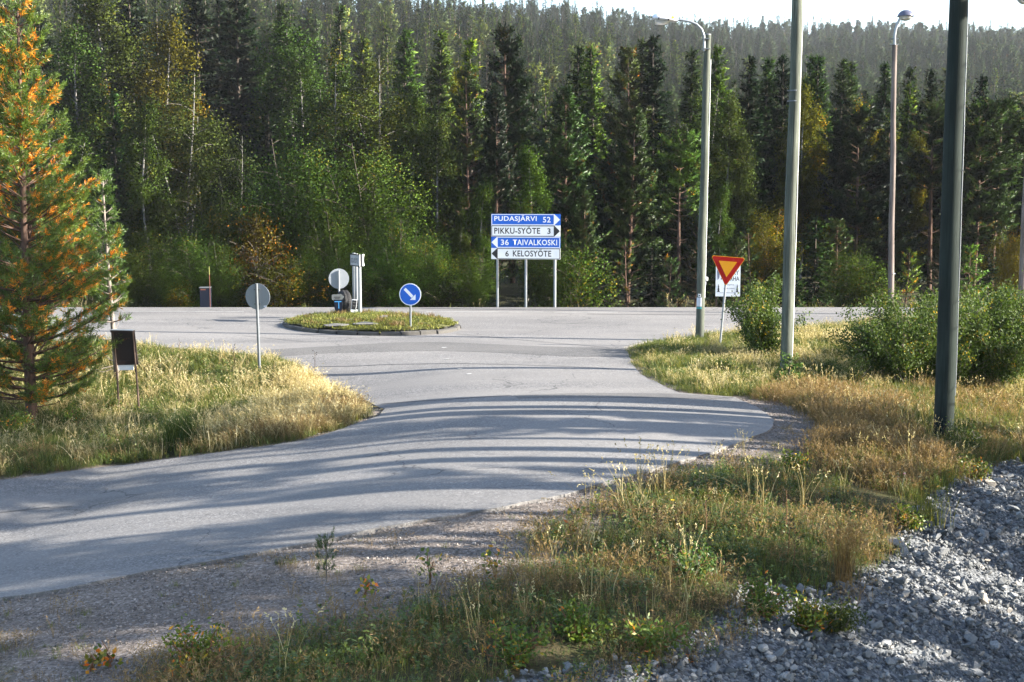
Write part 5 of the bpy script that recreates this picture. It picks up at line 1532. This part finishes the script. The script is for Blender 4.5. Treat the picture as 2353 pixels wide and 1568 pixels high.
small('willow shrub', 1330, 1470, .36, 'shrub with bright small leaves in the shaded weeds', (1.1, 1.2, .7), seed=321)
small('willow shrub', 2095, 1218, .34, 'green shrub at the tip of the weed strip by the rubble', (1.0, 1.0, .6), seed=322)
small('willow shrub', 1830, 1085, .34, 'yellow-green shrub on the gravel below the brown grass', (1.2, 1.2, .7), seed=323)
small('willow shrub', 160, 985, .62, 'green leafy shrub under the big orange-tufted pine', (1.0, 1.1, .7), seed=324)
small('willow shrub', 30, 1010, .62, 'leafy shrub at the foot of the big orange-tufted pine', (1.2, 1.2, .7), seed=325)
small('willow shrub', 240, 960, .45, 'leafy shrub between the pine and the information board', (1.0, 1.0, .7), seed=326)

# ================================================================== grasses
def grass(seed, n=26, h=.42, hv=.3, lean=.5, w=.009, spread=.10, head=0.0, dirn=None, headw=.018):
    g = np.random.default_rng(seed); L = Leaves()
    az = g.random(n) * 6.283
    o = np.stack([np.cos(az), np.sin(az), np.zeros(n)], 1)
    if dirn is not None: o = unit(o * .7 + np.array(dirn))
    b = np.stack([g.normal(0, spread, n), g.normal(0, spread, n), np.zeros(n)], 1)
    hh = h * g.uniform(1 - hv, 1 + hv, n); le = np.abs(g.normal(0, lean, n)) + .08
    def pt(f): return b + o * (le * hh * f ** 1.9)[:, None] + np.array([0, 0, 1]) * (hh * (f - .22 * le * f ** 2.2))[:, None]
    P0, P1, P2, P3 = pt(0), pt(.38), pt(.74), pt(1.0)
    sd = np.stack([-o[:, 1], o[:, 0], np.zeros(n)], 1); sd = unit(sd + g.normal(0, .6, (n, 3)) * [1, 1, .1])
    t = np.clip(.45 + g.normal(0, .2, n), 0, 1)
    for A, B, wa, wb in ((P0, P1, .9, 1.0), (P1, P2, 1.0, .75), (P2, P3, .75, .12)):
        L.P.append(np.stack([A - sd * w * wa / 2, A + sd * w * wa / 2, B + sd * w * wb / 2, B - sd * w * wb / 2], 1)); L.t.append(t)
    if head > 0:
        k = g.random(n) < head; m_ = k.sum()
        if m_:
            d0 = unit(P3[k] - P2[k])
            for q in range(7):
                f = g.uniform(-.55, .75, m_)[:, None] * .11
                d = unit(d0 + g.normal(0, .45, (m_, 3)) + [0, 0, -.15])
                L.add(P3[k] + d0 * f, d, perp(g, d), .045 * g.uniform(.6, 1.4, m_), headw * .55, t[k] + .18)
    return L
def forb(seed, stems=5, h=.28, n=9, ls=.045, spread=.10, wide=.5):
    g = np.random.default_rng(seed); L = Leaves()
    for s_ in range(stems):
        b = np.array([g.normal(0, spread), g.normal(0, spread), 0]); az = g.random() * 6.283; hh = h * g.uniform(.5, 1.15)
        tip = b + np.array([math.cos(az) * .3 * hh, math.sin(az) * .3 * hh, hh])
        d = unit((tip - b)[None]); L.add(b[None], d, perp(g, d), hh, .006, .35)
        f = g.uniform(.15, 1, n)[:, None]; P = b + (tip - b) * f
        d = unit(g.normal(0, 1, (n, 3)) * [1, 1, .35] + [0, 0, .35])
        L.add(P, d, unit(np.cross(d, [0, 0, 1.0]) + g.normal(0, .3, (n, 3))), ls * g.uniform(.6, 1.3, n), ls * wide, np.clip(.42 + g.normal(0, .16) + g.normal(0, .12, n), 0, .98), .45)
    return L
def plume(seed, h=.85, n=7):
    return grass(seed, n=n, h=h, hv=.15, lean=.28, w=.007, spread=.05, head=1.0, headw=.032)
def gset(maker, m, seeds, cols=((1, 1, 1),), **kw):
    return [asset('x', maker(sd_, **kw).mesh('blades', M[m]), cols[i % len(cols)]) for i, sd_ in enumerate(seeds)]

CLEAR = [(*G(420, 1028)[:2], .42), (*(G(420, 1028)[:2] + [0, -.45]), .35), (*G(285, 965)[:2], .25), (*G(322, 985)[:2], .25)]
def zone(name, PV, dens, assets, smin, smax, label, seed, P=None, thin=None, f=1.0, tilt=.10, setback=0.0, z=None):
    P = poly(PV) if P is None else P
    g = np.random.default_rng(seed)
    n = int(area(P) * dens); q = sample(P, n, seed)
    if thin is not None: q = q[g.random(len(q)) < np.clip(thin(q[:, 0], q[:, 1]), 0, 1)]
    q = q[~(inside(ASPH, q[:, 0], q[:, 1]) & (edge_dist(A0, q[:, 0], q[:, 1]) > .04 + .22 * np.clip(wob(q[:, 0], q[:, 1], 2.6, 1.0), 0, 1)))]
    ed_ = edge_dist(A0, q[:, 0], q[:, 1])
    if setback: q = q[(ed_ > setback * (1 + .7 * wob(q[:, 0], q[:, 1], 1.3, 4))) | (q[:, 1] > 28)]
    for cx, cy, cr in CLEAR: q = q[np.hypot(q[:, 0] - cx, q[:, 1] - cy) > cr]
    ed_ = edge_dist(A0, q[:, 0], q[:, 1])
    n = len(q); s_ = g.uniform(smin, smax, n) * (.8 + .2 * wob(q[:, 0], q[:, 1], .9, seed)) * (.45 + .55 * sm(0, .7, ed_))
    pick = g.integers(0, len(assets), n)
    pts = on_ground(q) if z is None else np.stack([q[:, 0], q[:, 1], z(q)], 1)
    return scatter(name, pts, spin(n, tilt, g), s_, pick, assets, label)

TAN = ((1, 1, 1), (1.15, 1.1, 1.0), (.9, .8, .65), (1.05, .95, .8))
wind = (-.55, -.15, 0)
A_V = [(0, 1100), (250, 1067), (450, 1042), (600, 1022), (700, 1007), (800, 978), (866, 955), (878, 940), (845, 925), (795, 906), (745, 879), (695, 846), (640, 823), (540, 814), (430, 806), (330, 797), (230, 790), (0, 800), (-150, 860), (-250, 1130)]
PA = poly(A_V)
green_patch = lambda x, y: np.clip(sm(-4.6, -6.4, x + .6 * wob(x, y, .8)) * .95 + .5 * sm(.25, .6, wob(x, y, .8, 2)), 0, 1)
zone('dry_grass', None, 46, gset(grass, 'grass_tan', range(400, 406), ((1, .92, .72), (1.1, 1.0, .8), (.85, .72, .5), (1.0, .88, .62)), n=30, h=.40, lean=.55, w=.011, spread=.13, head=.5, dirn=wind), .65, 1.25, 'tall blond dry grass of the verge around the round sign', 41, P=PA, thin=lambda x, y: (1 - green_patch(x, y) * .9) * (.25 + .75 * sm(22.2, 24.6, y + .8 * wob(x, y, .7))), setback=.35)
zone('green_grass', None, 44, gset(grass, 'grass_green', range(410, 414), ((1, 1, .9), (1.35, 1.15, .8)), n=30, h=.32, lean=.6, w=.011, spread=.13), .6, 1.2, 'green grass among the dry grass under the big pine', 42, P=PA, thin=lambda x, y: .22 + .8 * green_patch(x, y) + .5 * sm(.9, .3, edge_dist(A0, x, y)), setback=.22)
zone('rusty_grass', None, 44, gset(grass, 'grass_rust', range(415, 419), ((1.7, 1.35, .85), (1.3, 1.0, .7), (1.5, 1.35, 1.0)), n=30, h=.40, lean=.4, w=.009, spread=.12, head=.7, dirn=(-.3, 0, 0)), .6, 1.1, 'rust-coloured grass along the side road edge', 43, P=PA, thin=lambda x, y: np.maximum(sm(24.0, 21.0, y + .8 * wob(x, y, .7)), sm(1.6, .5, edge_dist(A0, x, y)) * (y < 27)) * (1 - .6 * green_patch(x, y)), setback=.32)
zone('verge_weeds', None, 18, gset(forb, 'forb', range(420, 425), ((.8, 1, .8), (1.1, 1.1, .8)), h=.32, ls=.06), .6, 1.3, 'leafy weeds under the big pine', 44, P=PA, thin=lambda x, y: .06 + .9 * green_patch(x, y))

B_V = [(1436, 800), (1600, 776), (1700, 766), (1830, 757), (1990, 741), (2353, 738), (2700, 745), (2700, 930), (2450, 910), (2100, 905), (1900, 898), (1800, 906), (1690, 911), (1560, 900), (1530, 887), (1485, 864), (1460, 845), (1450, 822)]
PB = poly(B_V)
zone('green_grass', None, 52, gset(grass, 'grass_green', range(430, 435), ((1.25, 1.15, .9), (1.0, 1.0, 1.0), (1.45, 1.25, .9)), n=30, h=.23, lean=.6, w=.011, spread=.13), .5, 1.25, 'yellow-green grass of the verge between the poles', 45, P=PB)
zone('dry_grass', None, 24, gset(grass, 'grass_tan', range(436, 441), TAN, n=26, h=.33, lean=.55, w=.010, spread=.12, head=.6, dirn=wind), .55, 1.2, 'blond seeding grass of the verge between the poles', 46, P=PB, thin=lambda x, y: .12 + .7 * sm(.0, .6, wob(x, y, .55, 1.0)))
zone('verge_weeds', None, 5, gset(forb, 'forb', range(442, 446), h=.36, ls=.06), .6, 1.2, 'leafy weeds of the verge between the poles', 47, P=PB)
C_V = [(1700, 914), (1800, 906), (1900, 898), (2100, 905), (2450, 910), (2700, 930), (2800, 1060), (2450, 1062), (2290, 1064), (2200, 1102), (2110, 1160), (1900, 1090), (1850, 1050), (1905, 1005), (1880, 965), (1800, 925)]
PC = poly(C_V)
zone('rusty_grass', None, 34, gset(grass, 'grass_rust', range(450, 455), ((.85, .95, .85), (.65, .8, .72)), n=32, h=.32, lean=.45, w=.008, spread=.13, head=.9), .55, 1.25, 'thin reddish brown grass around the thick dark pole', 48, P=PC, thin=lambda x, y: .2 + .8 * sm(8.2, 6.2, x + .9 * wob(x, y, .6)))
zone('green_grass', None, 36, gset(grass, 'grass_green', range(456, 460), ((.9, .95, .9),), n=28, h=.32, lean=.6, w=.009, spread=.13), .5, 1.2, 'shaded green grass around the thick dark pole', 49, P=PC, thin=lambda x, y: np.clip(.4 + .7 * sm(6.4, 8.4, x + .9 * wob(x, y, .6)), 0, 1))
zone('verge_weeds', None, 5, gset(forb, 'forb', range(462, 465), ((.8, .9, .8),), h=.3, ls=.055), .6, 1.2, 'dark weeds around the thick dark pole', 50, P=PC)
zone('grass_plumes', None, 1.6, gset(plume, 'grass_tan', range(466, 469), h=.8), .6, 1.0, 'tall plumed grasses around the thick dark pole', 501, P=PC)

D_V = [(230, 1660), (330, 1550), (480, 1500), (640, 1462), (760, 1432), (900, 1395), (1080, 1352), (1200, 1310), (1200, 1250), (1320, 1188), (1440, 1135), (1560, 1092), (1700, 1066), (1850, 1060), (2000, 1150), (2080, 1180), (2075, 1225), (2040, 1300), (1880, 1362), (1720, 1352), (1640, 1445), (1480, 1500), (1300, 1545), (1140, 1566), (1050, 1660)]
PD = poly(D_V)
inner = lambda x, y: .4 + .6 * sm(.0, .7, edge_dist(PD, x, y))
zone('rusty_grass', None, 20, gset(grass, 'grass_rust', range(470, 476), ((.75, .8, .7), (.65, .75, .6), (.95, .95, .85)), n=28, h=.22, lean=.5, w=.0045, spread=.11, head=.8), .5, 1.2, 'thin rust-brown grass of the gravelly bank', 51, P=PD, thin=lambda x, y: inner(x, y) * (.15 + .85 * sm(-.1, .5, wob(x, y, .8))))
zone('dry_grass', None, 9, gset(grass, 'grass_rust', range(478, 483), ((1.5, 1.5, 1.35),), n=20, h=.32, lean=.45, w=.0045, spread=.10, head=.8), .5, 1.3, 'tan grass tufts of the gravelly bank', 52, P=PD, thin=lambda x, y: .25 + .75 * sm(-.1, .5, wob(x, y, .7, 2.0)))
zone('green_grass', None, 40, gset(grass, 'grass_green', range(484, 489), ((.7, .8, .8), (.55, .65, .6)), n=28, h=.17, lean=.65, w=.0065, spread=.11), .5, 1.3, 'green grass of the gravelly bank', 53, P=PD, thin=lambda x, y: inner(x, y) * (.3 + .7 * sm(-.2, .5, wob(x, y, .9, 3.0))))
zone('bank_weeds', None, 95, gset(forb, 'forb', range(490, 499), ((1, 1.1, .9), (.8, .95, .8), (1.2, 1.25, .8), (.9, .8, .6)), h=.20, ls=.036, n=11), .5, 1.35, 'low leafy weeds of the gravelly bank', 54, P=PD, thin=lambda x, y: inner(x, y) * (.35 + .65 * sm(-.3, .4, wob(x, y, .8, 4.0))))
zone('bank_weeds', None, 9, gset(forb, 'forb', range(500, 506), ((.9, 1.05, .9), (1.2, 1.2, .7)), h=.30, ls=.055, n=10, wide=.55), .6, 1.3, 'broad-leaved weeds of the gravelly bank', 55, P=PD, thin=inner)
zone('grass_plumes', None, 1.1, gset(plume, 'grass_tan', range(507, 511), h=.72), .6, 1.15, 'tall plumed grasses of the gravelly bank', 56, P=PD)
PE = poly([(1260, 1640), (1300, 1552), (1480, 1492), (1640, 1432), (1720, 1392), (1775, 1430), (1650, 1500), (1530, 1560), (1480, 1640)])
zone('bank_weeds', None, 34, gset(forb, 'forb', range(570, 576), ((.8, .95, .8), (1.1, 1.1, .7)), h=.24, ls=.042, n=11), .5, 1.3, 'weeds spreading over the rubble edge', 76, P=PE)
zone('rusty_grass', None, 18, gset(grass, 'grass_rust', range(577, 581), ((.8, .85, .75),), n=24, h=.28, lean=.5, w=.005, spread=.10, head=.8), .5, 1.2, 'thin grass spreading over the rubble edge', 77, P=PE)
PH = poly([(1880, 1350), (2050, 1285), (2075, 1190), (2190, 1108), (2290, 1060), (2400, 1055), (2420, 1090), (2290, 1120), (2200, 1170), (2130, 1260), (2080, 1330), (1930, 1400)])
zone('rusty_grass', None, 12, gset(grass, 'grass_rust', range(582, 586), ((.8, .85, .75),), n=24, h=.30, lean=.5, w=.005, spread=.10, head=.8), .4, 1.2, 'thin grass growing into the rubble', 78, P=PH, thin=lambda x, y: sm(.0, .5, wob(x, y, 1.2)))
zone('bank_weeds', None, 9, gset(forb, 'forb', range(587, 590), ((.8, .9, .75),), h=.24, ls=.04), .5, 1.2, 'weeds growing into the rubble', 79, P=PH, thin=lambda x, y: sm(.0, .5, wob(x, y, 1.2)))
# sparse growth on the gravel and along the road edge
PG = GRAV
sparse = lambda x, y: .08 + .4 * sm(.1, .6, wob(x, y, .9, 5.0)) + .35 * sm(12.6, 11.2, y)
zone('rusty_grass', None, 24, gset(grass, 'grass_rust', range(512, 516), ((.8, .85, .75),), n=16, h=.20, lean=.6, w=.0055, spread=.07, head=.6), .4, 1.0, 'sparse thin grass on the gravel shoulder', 57, P=PG, thin=lambda x, y: sparse(x, y) + .5 * sm(.5, .1, edge_dist(PD, x, y)))
zone('green_grass', None, 14, gset(grass, 'grass_green', range(517, 520), n=20, h=.12, lean=.8, w=.006, spread=.05), .5, 1.1, 'small green tufts on the gravel shoulder', 58, P=PG, thin=lambda x, y: sparse(x, y) * .8)
zone('grass_plumes', [(1400, 1108), (1540, 1070), (1720, 1030), (1760, 1075), (1560, 1150), (1400, 1190)], 3.0, gset(plume, 'grass_tan', range(521, 524), h=.8), .6, 1.1, 'tall plumed grasses at the gravel edge', 59)
zone('green_grass', [(470, 1046), (600, 1029), (700, 1014), (800, 984), (868, 957), (860, 945), (780, 972), (690, 1002), (590, 1018), (470, 1034)], 30, gset(grass, 'grass_green', range(525, 528), ((1.2, 1.2, .9),), n=20, h=.14, lean=.8, w=.009, spread=.08), .5, 1.1, 'short green grass along the side road edge', 60)
# grass beyond the main road
PF = np.array([[-26., 47.6], [27., 47.6], [27., 51.], [-26., 51.]])
zone('roadside_grass', None, 15, gset(grass, 'grass_green', range(530, 534), ((.8, .8, .8), (1, .9, .7)), n=30, h=.55, lean=.4, w=.018, spread=.18), .6, 1.2, 'dull grass at the forest edge beyond the main road', 61, P=PF)
zone('roadside_grass', None, 2.2, gset(plume, 'grass_tan', range(535, 538), h=1.0), .7, 1.2, 'pale plumed grass at the forest edge beyond the main road', 62, P=PF, thin=lambda x, y: (wob(x, y, .5, 1.0) > -.1) * .8)
zone('roadside_grass', None, 40, gset(grass, 'grass_rust', range(540, 543), ((.8, .75, .7),), n=30, h=.95, lean=.2, w=.018, spread=.2), .8, 1.2, 'tall brown grass beside the navy cabinet', 63, P=np.array([[-25.5, 48.2], [-20.8, 48.2], [-20.8, 51.], [-25.5, 51.]]))
# island
iz = lambda q: np.array([island_z(a, b_) for a, b_ in q]) - .015
PI_ = np.array([isl(2 * math.pi * k / 40, .94) for k in range(40)])
def on_island(name, dens, assets, smin, smax, lab, seed, thin=None):
    g = np.random.default_rng(seed); q = sample(PI_, int(area(PI_) * dens), seed)
    if thin is not None: q = q[g.random(len(q)) < thin(q[:, 0], q[:, 1])]
    scatter(name, np.stack([q[:, 0], q[:, 1], iz(q)], 1), spin(len(q), .1, g), g.uniform(smin, smax, len(q)), g.integers(0, len(assets), len(q)), assets, lab)
on_island('island_moss', 110, gset(grass, 'moss', range(550, 556), ((1, 1, 1), (1.2, 1.2, .9), (.85, .7, .6)), n=34, h=.055, lean=1.0, w=.016, spread=.10), .6, 1.3, 'moss and short grass covering the traffic island', 64, lambda x, y: .45 + .55 * sm(-.4, .2, wob(x, y, 1.6)))
on_island('island_heather', 12, gset(grass, 'grass_rust', range(557, 560), ((.7, .6, .5), (.6, .7, .5)), n=30, h=.13, lean=.7, w=.012, spread=.07), .6, 1.3, 'brown heather tufts on the traffic island', 65, lambda x, y: sm(.0, .5, wob(x, y, 1.3, 2)) )
on_island('island_grass', 8, gset(grass, 'grass_green', range(561, 563), n=16, h=.16, lean=.6, w=.011, spread=.05), .5, 1.1, 'green tufts on the traffic island', 66)

# ------------------------------------------------------------------ single tufts, stalks and flowers
b = G(420, 1028)
named_plant('rush_tuft', 'dark green rush tuft at the edge of the side road', 'grass tuft', None, grass(600, n=520, h=.66, lean=.42, w=.010, spread=.19), None, 'grass_green', tuple(b - [0, 0, .03]), col=(.42, .55, .45), parts=('', 'blades'))
b = G(1935, 1345)
named_plant('grass_tuft', 'tall golden grass tuft where the weeds meet the rubble', 'grass tuft', None, grass(601, n=150, h=.62, lean=.22, w=.006, spread=.07, head=.9, dirn=(.35, 0, 0)), None, 'grass_rust', tuple(b - [0, 0, .03]), col=(1.25, 1.15, 1.0), parts=('', 'blades'))
b = G(2130, 1205)
named_plant('grass_tuft', 'greenish grass tuft standing alone in the rubble', 'grass tuft', None, grass(602, n=160, h=.5, lean=.3, w=.007, spread=.13, head=.2), None, 'grass_green', tuple(b - [0, 0, .03]), col=(1.1, 1.0, .8), parts=('', 'blades'))
b = G(190, 1500)
def stalk(vx, vy, h, lab, heads=8, lean=.05, seed=0, m='seed'):
    g = np.random.default_rng(seed); b = G(vx, vy)
    o = link('dry_stalk', None, None, tuple(b - [0, 0, .03])); tag(o, lab, 'dry stalk', 'dry weed stalks')
    az = g.random() * 6.28; T = Vector((math.cos(az) * lean * h, math.sin(az) * lean * h, h))
    MB().tube([(0, 0, 0), tuple(T * .5 + Vector((.01, 0, 0))), tuple(T)], [.006, .005, .003], 5).build('stem', M['stem'], o)
    mb = MB()
    for k in range(heads):
        f = 1 - .5 * k / heads; p = T * f; a_ = g.random() * 6.28; d = Vector((math.cos(a_), math.sin(a_), .8)) * .035
        q = p + d; mb.tube([tuple(p), tuple(q)], .002, 3)
        mb.tube([tuple(q), tuple(q + d * .35), tuple(q + d * .7)], [.003, .010, .003], 5)
    mb.build('seed_head', M[m], o)
stalk(540, 868, .82, 'tall dark weed stalk with seed heads left of the round sign', 10, .03, 1)
stalk(412, 815, .40, 'short dark weed stalk by the main road edge', 5, .03, 2)
stalk(628, 878, .55, 'thin weed stalk right of the round sign', 5, .05, 3)
stalk(722, 862, .60, 'thin weed stalk on the blond grass slope', 6, .05, 4)
stalk(1508, 1262, .55, 'brown-leaved weed stalk at the gravel edge, left one of three', 8, .05, 5)
stalk(1560, 1268, .58, 'brown-leaved weed stalk at the gravel edge, middle one of three', 8, .05, 6)
stalk(1622, 1235, .5, 'brown-leaved weed stalk at the gravel edge, right one of three', 8, .05, 7)
stalk(1806, 1230, .62, 'tall dark weed stalk in the sunny weeds', 7, .02, 8)
stalk(1822, 1310, .55, 'reddish weed stalk beside the golden grass tuft', 7, .03, 9)
stalk(1808, 1300, .6, 'taller reddish weed stalk beside the golden grass tuft', 7, .03, 10)
b = G(410, 1052)
stalk(412, 1050, .30, 'pale thin stalk in front of the dark rush tuft', 4, .1, 11)
def flower(vx, vy, h, lab, m, grp_, seed):
    b = G(vx, vy); g = np.random.default_rng(seed)
    o = link('wild_flower', None, None, tuple(b - [0, 0, .02])); tag(o, lab, 'flower', grp_)
    MB().tube([(0, 0, 0), (.01, 0, h * .5), (.0, .01, h)], .003, 4).build('stem', M['stem'], o)
    for k in range(6):
        a_ = k * 1.047
        MB().add([(0, .01, h), (.018 * math.cos(a_ - .4), .01 + .018 * math.sin(a_ - .4), h + .012), (.034 * math.cos(a_), .01 + .034 * math.sin(a_), h + .01), (.018 * math.cos(a_ + .4), .01 + .018 * math.sin(a_ + .4), h + .012)], [(0, 1, 2, 3)]) if False else None
    mb = MB()
    for k in range(6):
        a_ = k * 1.047
        mb.add([(0, .01, h), (.018 * math.cos(a_ - .4), .01 + .018 * math.sin(a_ - .4), h + .014), (.036 * math.cos(a_), .01 + .036 * math.sin(a_), h + .01), (.018 * math.cos(a_ + .4), .01 + .018 * math.sin(a_ + .4), h + .014)], [(0, 1, 2, 3)])
    mb.build('petals', M[m], o)
for i, (vx, vy) in enumerate(((2062, 1118), (2078, 1112), (2092, 1121), (2106, 1124))):
    flower(vx, vy, .16, ('%s pink flower from the left at the rubble edge' % ORD[i]), 'petal_pink', 'pink flowers at the rubble edge', i)
for i, (vx, vy, lab) in enumerate(((1545, 1172, 'yellow flower at the gravel edge below the plumed grass'), (1913, 1042, 'yellow flower beside the brown grass'), (1120, 1300, 'yellow flower on the shaded gravel'))):
    flower(vx, vy, .14, lab, 'petal_yellow', 'yellow flowers of the gravel', 20 + i)

# ================================================================== stones
def rock(seed, m, flat=.6, npt=13):
    g = np.random.default_rng(seed); bm = bmesh.new()
    ax = g.uniform(.75, 1.2, 3) * [1.15, .9, flat]
    for p in g.normal(0, 1, (npt, 3)):
        p = p / np.linalg.norm(p) * g.uniform(.85, 1.0); bm.verts.new(p * ax * .5)
    bmesh.ops.convex_hull(bm, input=list(bm.verts))
    for v in [v for v in bm.verts if not v.link_faces]: bm.verts.remove(v)
    me = bpy.data.meshes.new('stone'); bm.to_mesh(me); bm.free(); me.materials.append(M[m]); return me
rocks = [rock(700 + i, 'rock', (.45, .6, .75, .5, .65, .55, .4, .8)[i]) for i in range(8)]
g5 = np.random.default_rng(55)
q = g5.uniform((-1, 5.5), (17, 24), (120000, 2))
s_q = slope_s(q[:, 0], q[:, 1])
ok = (inside(RUB, q[:, 0], q[:, 1]) | (s_q > .9)) & (s_q < 7.5)
q = q[ok]; n = len(q)
size = np.clip(g5.lognormal(math.log(.041), .55, n), .016, .22)
zq = H(q[:, 0], q[:, 1]) + g5.uniform(-.02, .04, n) + size * .12
rot = np.stack([g5.normal(0, .45, n), g5.normal(0, .45, n), g5.random(n) * 6.283], 1)
pick = g5.integers(0, 8, n)
bank = link('rubble_bank', None, None, (0, 0, 0)); tag(bank, 'sloping bank of grey crushed rock', kind='structure')
vx_, vy_ = to_view(q[:, 0], q[:, 1], zq)
dist = np.hypot(q[:, 0], q[:, 1])
seen = (vx_ > 5) & (vx_ < 2348) & (vy_ < 1562)
rank = np.argsort(np.where(seen, -size / dist, 0))[:300]
for i in rank:
    o = link('stone', rocks[pick[i]], bank, (q[i, 0], q[i, 1], zq[i])); o.rotation_euler = rot[i]; o.scale = (size[i],) * 3
m_ = np.ones(n, bool); m_[rank] = False
scatter('loose_rubble', np.stack([q[m_, 0], q[m_, 1], zq[m_]], 1), rot[m_], size[m_], pick[m_], [asset('x', r_) for r_ in rocks], 'crushed grey rock covering the bank', bank)
peb = [rock(720 + i, 'pebble', .65, 10) for i in range(6)]
def pebbles(P, dens, lab, seed, smax=.05, thin=None):
    g = np.random.default_rng(seed); q = sample(P, int(area(P) * dens), seed)
    q = q[~(inside(ASPH_D, q[:, 0], q[:, 1]) & (edge_dist(A0, q[:, 0], q[:, 1]) > .10))]
    n = len(q); s_ = np.clip(g.lognormal(math.log(.018), .5, n), .008, smax)
    scatter('gravel', np.stack([q[:, 0], q[:, 1], H(q[:, 0], q[:, 1]) - .025 + s_ * .15], 1), np.stack([g.normal(0, .4, n), g.normal(0, .4, n), g.random(n) * 6.283], 1), s_, g.integers(0, 6, n), [asset('x', r_) for r_ in peb], lab)
pebbles(GRAV, 520, 'loose gravel of the road shoulder', 71)
pebbles(poly([(560, 1040), (700, 1016), (800, 986), (875, 955), (900, 938), (860, 925), (850, 940), (790, 968), (690, 1000), (560, 1022)]), 420, 'loose gravel along the side road edge', 72)
for i, (vx, vy, s_) in enumerate(((893, 1372, .10), (842, 948, .12), (290, 1612, .10), (1505, 1190, .10), (640, 1290, .11), (1088, 1250, .08), (900, 1025, .1))):
    if i == 6: continue
    b = G(vx, vy)
    o = link('loose_stone', rock(740 + i, 'pebble', .6), None, (b[0], b[1], b[2])); o.scale = (s_,) * 3
    tag(o, ('pale stone on the shaded gravel', 'stone on the gravel tip by the tar edge', 'stone on the sunny gravel patch', 'stone at the gravel edge under the plumed grass', 'dark stone by the asphalt edge', 'stone on the sunlit gravel stripe')[i], 'stone', 'single stones on the gravel')

# ================================================================== air
hz = MB().box((0, 320, 50), (1500, 900, 150)).build('haze', [])
M['air'] = bpy.data.materials.new('thin_air'); M['air'].use_nodes = True
nt = M['air'].node_tree; nt.nodes.clear()
pv = nt.nodes.new('ShaderNodeVolumePrincipled'); mo = nt.nodes.new('ShaderNodeOutputMaterial')
pv.inputs['Color'].default_value = (.86, .92, 1, 1); pv.inputs['Density'].default_value = .00013; pv.inputs['Anisotropy'].default_value = .0
nt.links.new(pv.outputs[0], mo.inputs['Volume'])
hz.data.materials.append(M['air']); tag(hz, 'thin bluish autumn haze over the valley', kind='stuff')
sc.cycles.volume_bounces = 0
